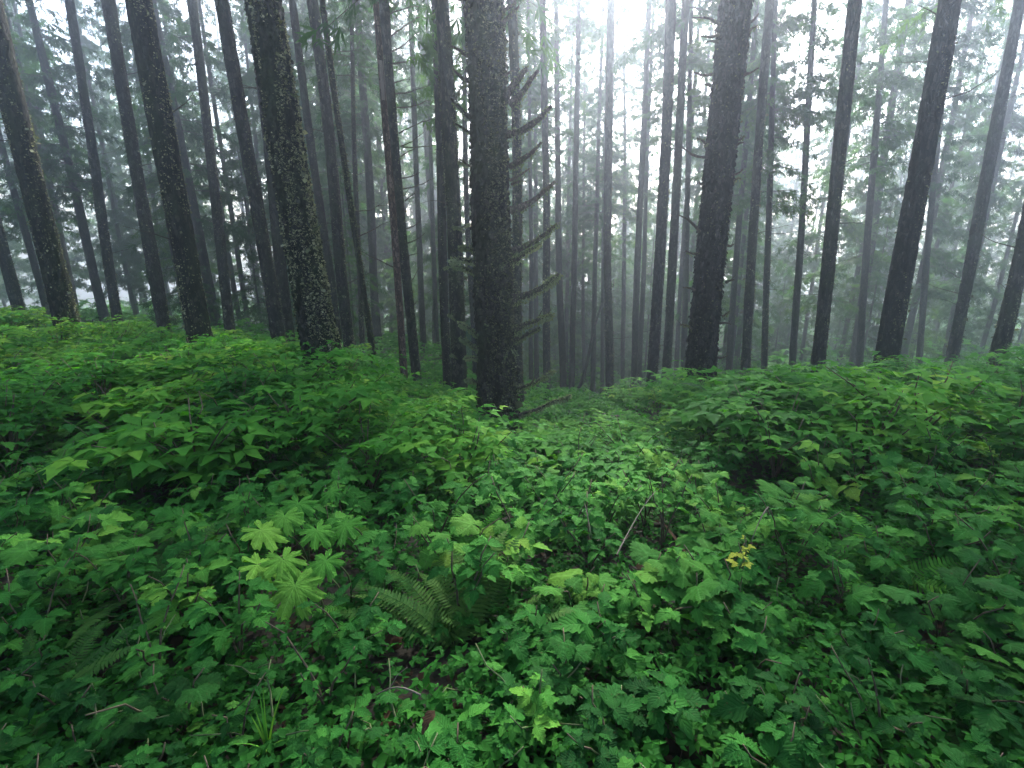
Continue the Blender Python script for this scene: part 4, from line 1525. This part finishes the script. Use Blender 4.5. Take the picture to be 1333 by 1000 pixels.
# butterbur: big nine-lobed leaves, each on its own stalk
BUT = [
    ('bright green butterbur, a big deeply lobed leaf held lowest of all, above the small-leaved carpet', [(384, 762, 2.28, 1.0, .25, .70)]),
    ('pair of butterbur leaves overlapping just above the lowest big lobed leaf', [(424, 730, 2.45, .92, -.5, .66), (368, 728, 2.5, .85, .7, .66)]),
    ('butterbur with two flat lobed leaves before the dark hollow up the bank', [(450, 683, 2.95, 1.0, -.35, .52), (412, 690, 2.85, .8, .6, .52)]),
    ('yellowish butterbur with lobed leaves hanging over the dark hollow', [(370, 672, 2.9, .9, .2, .74), (340, 690, 2.75, 1.0, 1.3, .78), (336, 735, 2.5, 1.0, 1.9, .74)]),
    ('butterbur topmost on the bank with one broad drooping lobed leaf', [(388, 655, 3.2, 1.0, .0, .50), (432, 640, 3.3, .7, -.8, .4)]),
]
for label, lv in BUT:
    P0 = p2w(*lv[0][:3])
    gx_, gy_ = P0[0] + .05, P0[1] + .12
    root = thing('butterbur', label, 'plant', (gx_, gy_, gz(gx_, gy_) - .01), 'butterbur plants with big lobed leaves')
    for px, py, t, s, az, tone in lv:
        P = p2w(px, py, t) - np.array(root.location)
        mb = MB()
        k = np.linspace(0, 1, 7)[:, None]
        st = P * k + np.array([.04, .03, .05]) * np.sin(k * math.pi)
        st[-1] = P - (0, 0, .002)
        mb.tube(st, np.linspace(.006, .0035, 7), 5)
        lf = link('leaf', LEAF_BUT[hr.integers(0, 4)], root, mat4(rot(math.pi + az, R(-22) + hr.normal(0, .08), hr.normal(0, .12)), P, s * .74), tone=tone - .1)
        link('stalk', mb.mesh('stalk', M_stem, True), root)


def fern(px, py, t_or_none, n, azs, label, fr, name='sword_fern', s=1.0, pitch=(.35, .9), tone=.4):
    P, t = ground_at(px, py)
    root = thing(name, label, 'fern', (P[0], P[1], gz(P[0], P[1])), None)
    for q in range(n):
        a = azs[q % len(azs)] + hr.normal(0, .1)
        link('frond', fr[hr.integers(0, len(fr))], root, mat4(rot(a, hr.uniform(*pitch), hr.normal(0, .25)), (0, 0, .02), s * hr.uniform(.85, 1.1)), tone=tone + hr.normal(0, .06))
    return root


# compass of a frond: 0 points away from the camera, +90 deg to the picture's west
fern(592, 850, None, 8, [R(75), R(50), R(28), R(8), R(-20), R(100), R(62), R(-50), R(40)], 'dark green sword fern with comb-like fronds fanned toward the butterbur', FROND, s=.98, pitch=(.55, .95), tone=.8)
fern(632, 838, None, 7, [R(30), R(-10), R(-60), R(60), R(5), R(-95), R(80)], 'second sword fern, half hidden behind the comb-like fanned one', FROND, s=.85, pitch=(.5, 1.0), tone=.66)
fern(610, 735, None, 6, [R(80), R(20), R(-30), R(-80), R(130), R(-130)], 'feathery lady fern arching in the thicket above the sword ferns', LADY, 'lady_fern', .6, (.5, 1.0), .5)
fern(470, 800, None, 5, [R(70), R(-40), R(10), R(120), R(-90)], 'small feathery fern beside the butterbur and below its overlapping pair', LADY, 'lady_fern', .42, (.3, .8), .45)
fern(880, 535, None, 8, [R(a) for a in range(0, 360, 45)], 'tall lacy fern standing out at the foot of the almost black trunk', LADY, 'lady_fern', 1.5, (.7, 1.2), .5)
fern(560, 640, None, 6, [R(a) for a in range(20, 380, 60)], 'lacy fern beneath the pale tall sprig', LADY, 'lady_fern', .8, (.5, 1.0), .4)

# single sprigs that stand out
def at_top(px, py, t):
    P = p2w(px, py, t)
    return P[0], P[1], P[2] - gz(P[0], P[1])


x, y, h = at_top(572, 590, 4.6)
leafy_plant('salmonberry_shrub', x, y, max(.5, h), LEAF_TRI, 2, 7, .80, 'pale yellow-green tall sprig standing above the darker thicket', 'shrub', None, hr, .95, M_stem, .2, .55)
x, y, h = at_top(978, 692, 2.35)
leafy_plant('yellow_sprig', x, y, max(.4, h), LEAF_YEL, 2, 5, .6, 'slender sprig of small bright yellow leaves over the dark leaves', 'plant', None, hr, .55, M_stem, .16, .72)
x, y, h = at_top(695, 880, 1.65)
leafy_plant('salmonberry_shrub', x, y, max(.35, h), LEAF_TRI, 2, 6, .66, 'light green sprig with drooping pointed leaves low in the thicket', 'shrub', None, hr, .62, M_stem, .5, .5)
x, y, h = at_top(400, 590, 5.2)
leafy_plant('salmonberry_shrub', x, y, max(.5, h), LEAF_TRI, 2, 6, .78, 'yellowish sprig on the bank between the butterbur and the lichen-flecked trunk', 'shrub', None, hr, .9, M_stem, .4, .5)
x, y, h = at_top(1000, 850, 1.9)
for (px, py, t, lab) in [(920, 720, 2.3, 'bright lobed sprig below the sprig of yellow leaves'), (865, 695, 2.5, 'wide lobed leaves crowning a cane by the bare slanting stick'), (935, 650, 3.0, 'cane of wide lobed leaves under the high bush')]:
    x, y, h = at_top(px, py, t)
    leafy_plant('thimbleberry_shrub', x, y, max(.4, h), LEAF_LOB, 2, 6, .56, lab, 'shrub', None, hr, 1.0, M_cane, .3, .6)

fern(190, 780, None, 8, [R(a) for a in range(10, 370, 45)], 'outlying sword fern, the upper of two out past the butterbur leaves', FROND, s=.9, tone=.5)
fern(60, 930, None, 8, [R(a) for a in range(0, 360, 45)], 'outermost front fern, lower of two out past the butterbur leaves', FROND, s=.7, tone=.5)
fern(1150, 770, None, 7, [R(a) for a in range(0, 360, 51)], 'outlying lacy fern out past the yellow-leaved sprig', LADY, 'lady_fern', .7, (.5, 1.0), .5)
fern(1240, 930, None, 8, [R(a) for a in range(0, 360, 45)], 'outermost drooping sword fern out past the yellow-leaved sprig', FROND, s=.7, tone=.5)
# bare sticks
for (a, b, lab) in [((803, 722, 2.35), (853, 640, 2.9), 'bare straight stick slanting out of a dark gap in the leaves'), ((1000, 660, 2.5), (978, 705, 2.3), 'bent grey twig hanging above the sprig of yellow leaves'),
                    ((548, 905, 1.5), (490, 905, 1.62), 'short curved pale twig low in the carpet of small leaves'), ((756, 640, 3.4), (770, 700, 2.9), 'forked brown twig in the thicket below the broad mossy trunk')]:
    p0, p1 = p2w(*a), p2w(*b)
    root = thing('bare_twig', lab, 'twig', p0)
    mb = MB(); k = np.linspace(0, 1, 7)[:, None]
    Pp = (p1 - p0) * k + np.array([0, 0, .03]) * np.sin(k * 3.1)
    mb.tube(Pp, np.linspace(.0034, .0016, 7), 5)
    link('stem', mb.mesh('stem', M_stick), root)
    mb = MB(); mb.tube([Pp[4], Pp[4] + (.02, .02, .03), Pp[4] + (.05, .03, .05)], [.002, .0015, .001], 4)
    link('side_twig', mb.mesh('side_twig', M_stick), root)
P = p2w(566, 925, 1.5)
o = link('dead_leaf', LEAF_DEAD, None, mat4(rot(2.4, -.4, .3), P))
o['label'] = 'curled brown dead leaf caught among the low front leaves'; o['category'] = 'leaf'

# grass blades at the front corner
for (px, py, lab) in [(352, 985, 'tuft of long grass blades at the front by the small-leaved carpet')]:
    P, t = ground_at(px, py + 10)
    root = thing('grass_tuft', lab, 'grass', (P[0], P[1], gz(P[0], P[1])))
    for q in range(9):
        mb = MB()
        a = hr.uniform(0, 6.28); L_ = hr.uniform(.14, .30)
        s = np.linspace(0, 1, 7)
        c = np.stack([np.cos(a) * L_ * .5 * s ** 2, np.sin(a) * L_ * .5 * s ** 2, L_ * (s - .25 * s * s)], 1)
        wv = np.array([-math.sin(a), math.cos(a), 0]) * .0045
        w_ = (1 - s ** 2)[:, None]
        V = np.vstack([c - wv * w_, c + wv * w_])
        mb.add(V, [(i, i + 7, i + 8) for i in range(6)] + [(i, i + 8, i + 1) for i in range(6)], .8)
        link('blade', mb.mesh('blade', M_under), root, tone=.6)

label_plants()

# ------------------------------------------------------------------ the mist between the trees
hz, nt, o = new_mat('haze')
pv = N(nt, 'ShaderNodeVolumePrincipled')
pv.inputs['Color'].default_value = (.75, .85, 1.0, 1)
pv.inputs['Density'].default_value = HAZE_DENSITY
pv.inputs['Anisotropy'].default_value = HAZE_ANISO
nt.links.new(pv.outputs[0], o.inputs['Volume'])
x0, x1, y0, y1 = -155, 155, -65, 195
z0, z1 = float(GZ.min()) - 1.0, 42.0
V = [(x, y, z) for x in (x0, x1) for y in (y0, y1) for z in (z0, z1)]
F = [(0, 1, 3, 2), (4, 6, 7, 5), (0, 4, 5, 1), (2, 3, 7, 6), (0, 2, 6, 4), (1, 5, 7, 3)]
me = bpy.data.meshes.new('haze')
me.from_pydata(V, [], F)
me.materials.append(hz)
ho = bpy.data.objects.new('haze', me)
COL.objects.link(ho)
ho['kind'] = 'stuff'
print('objects', len(bpy.data.objects))
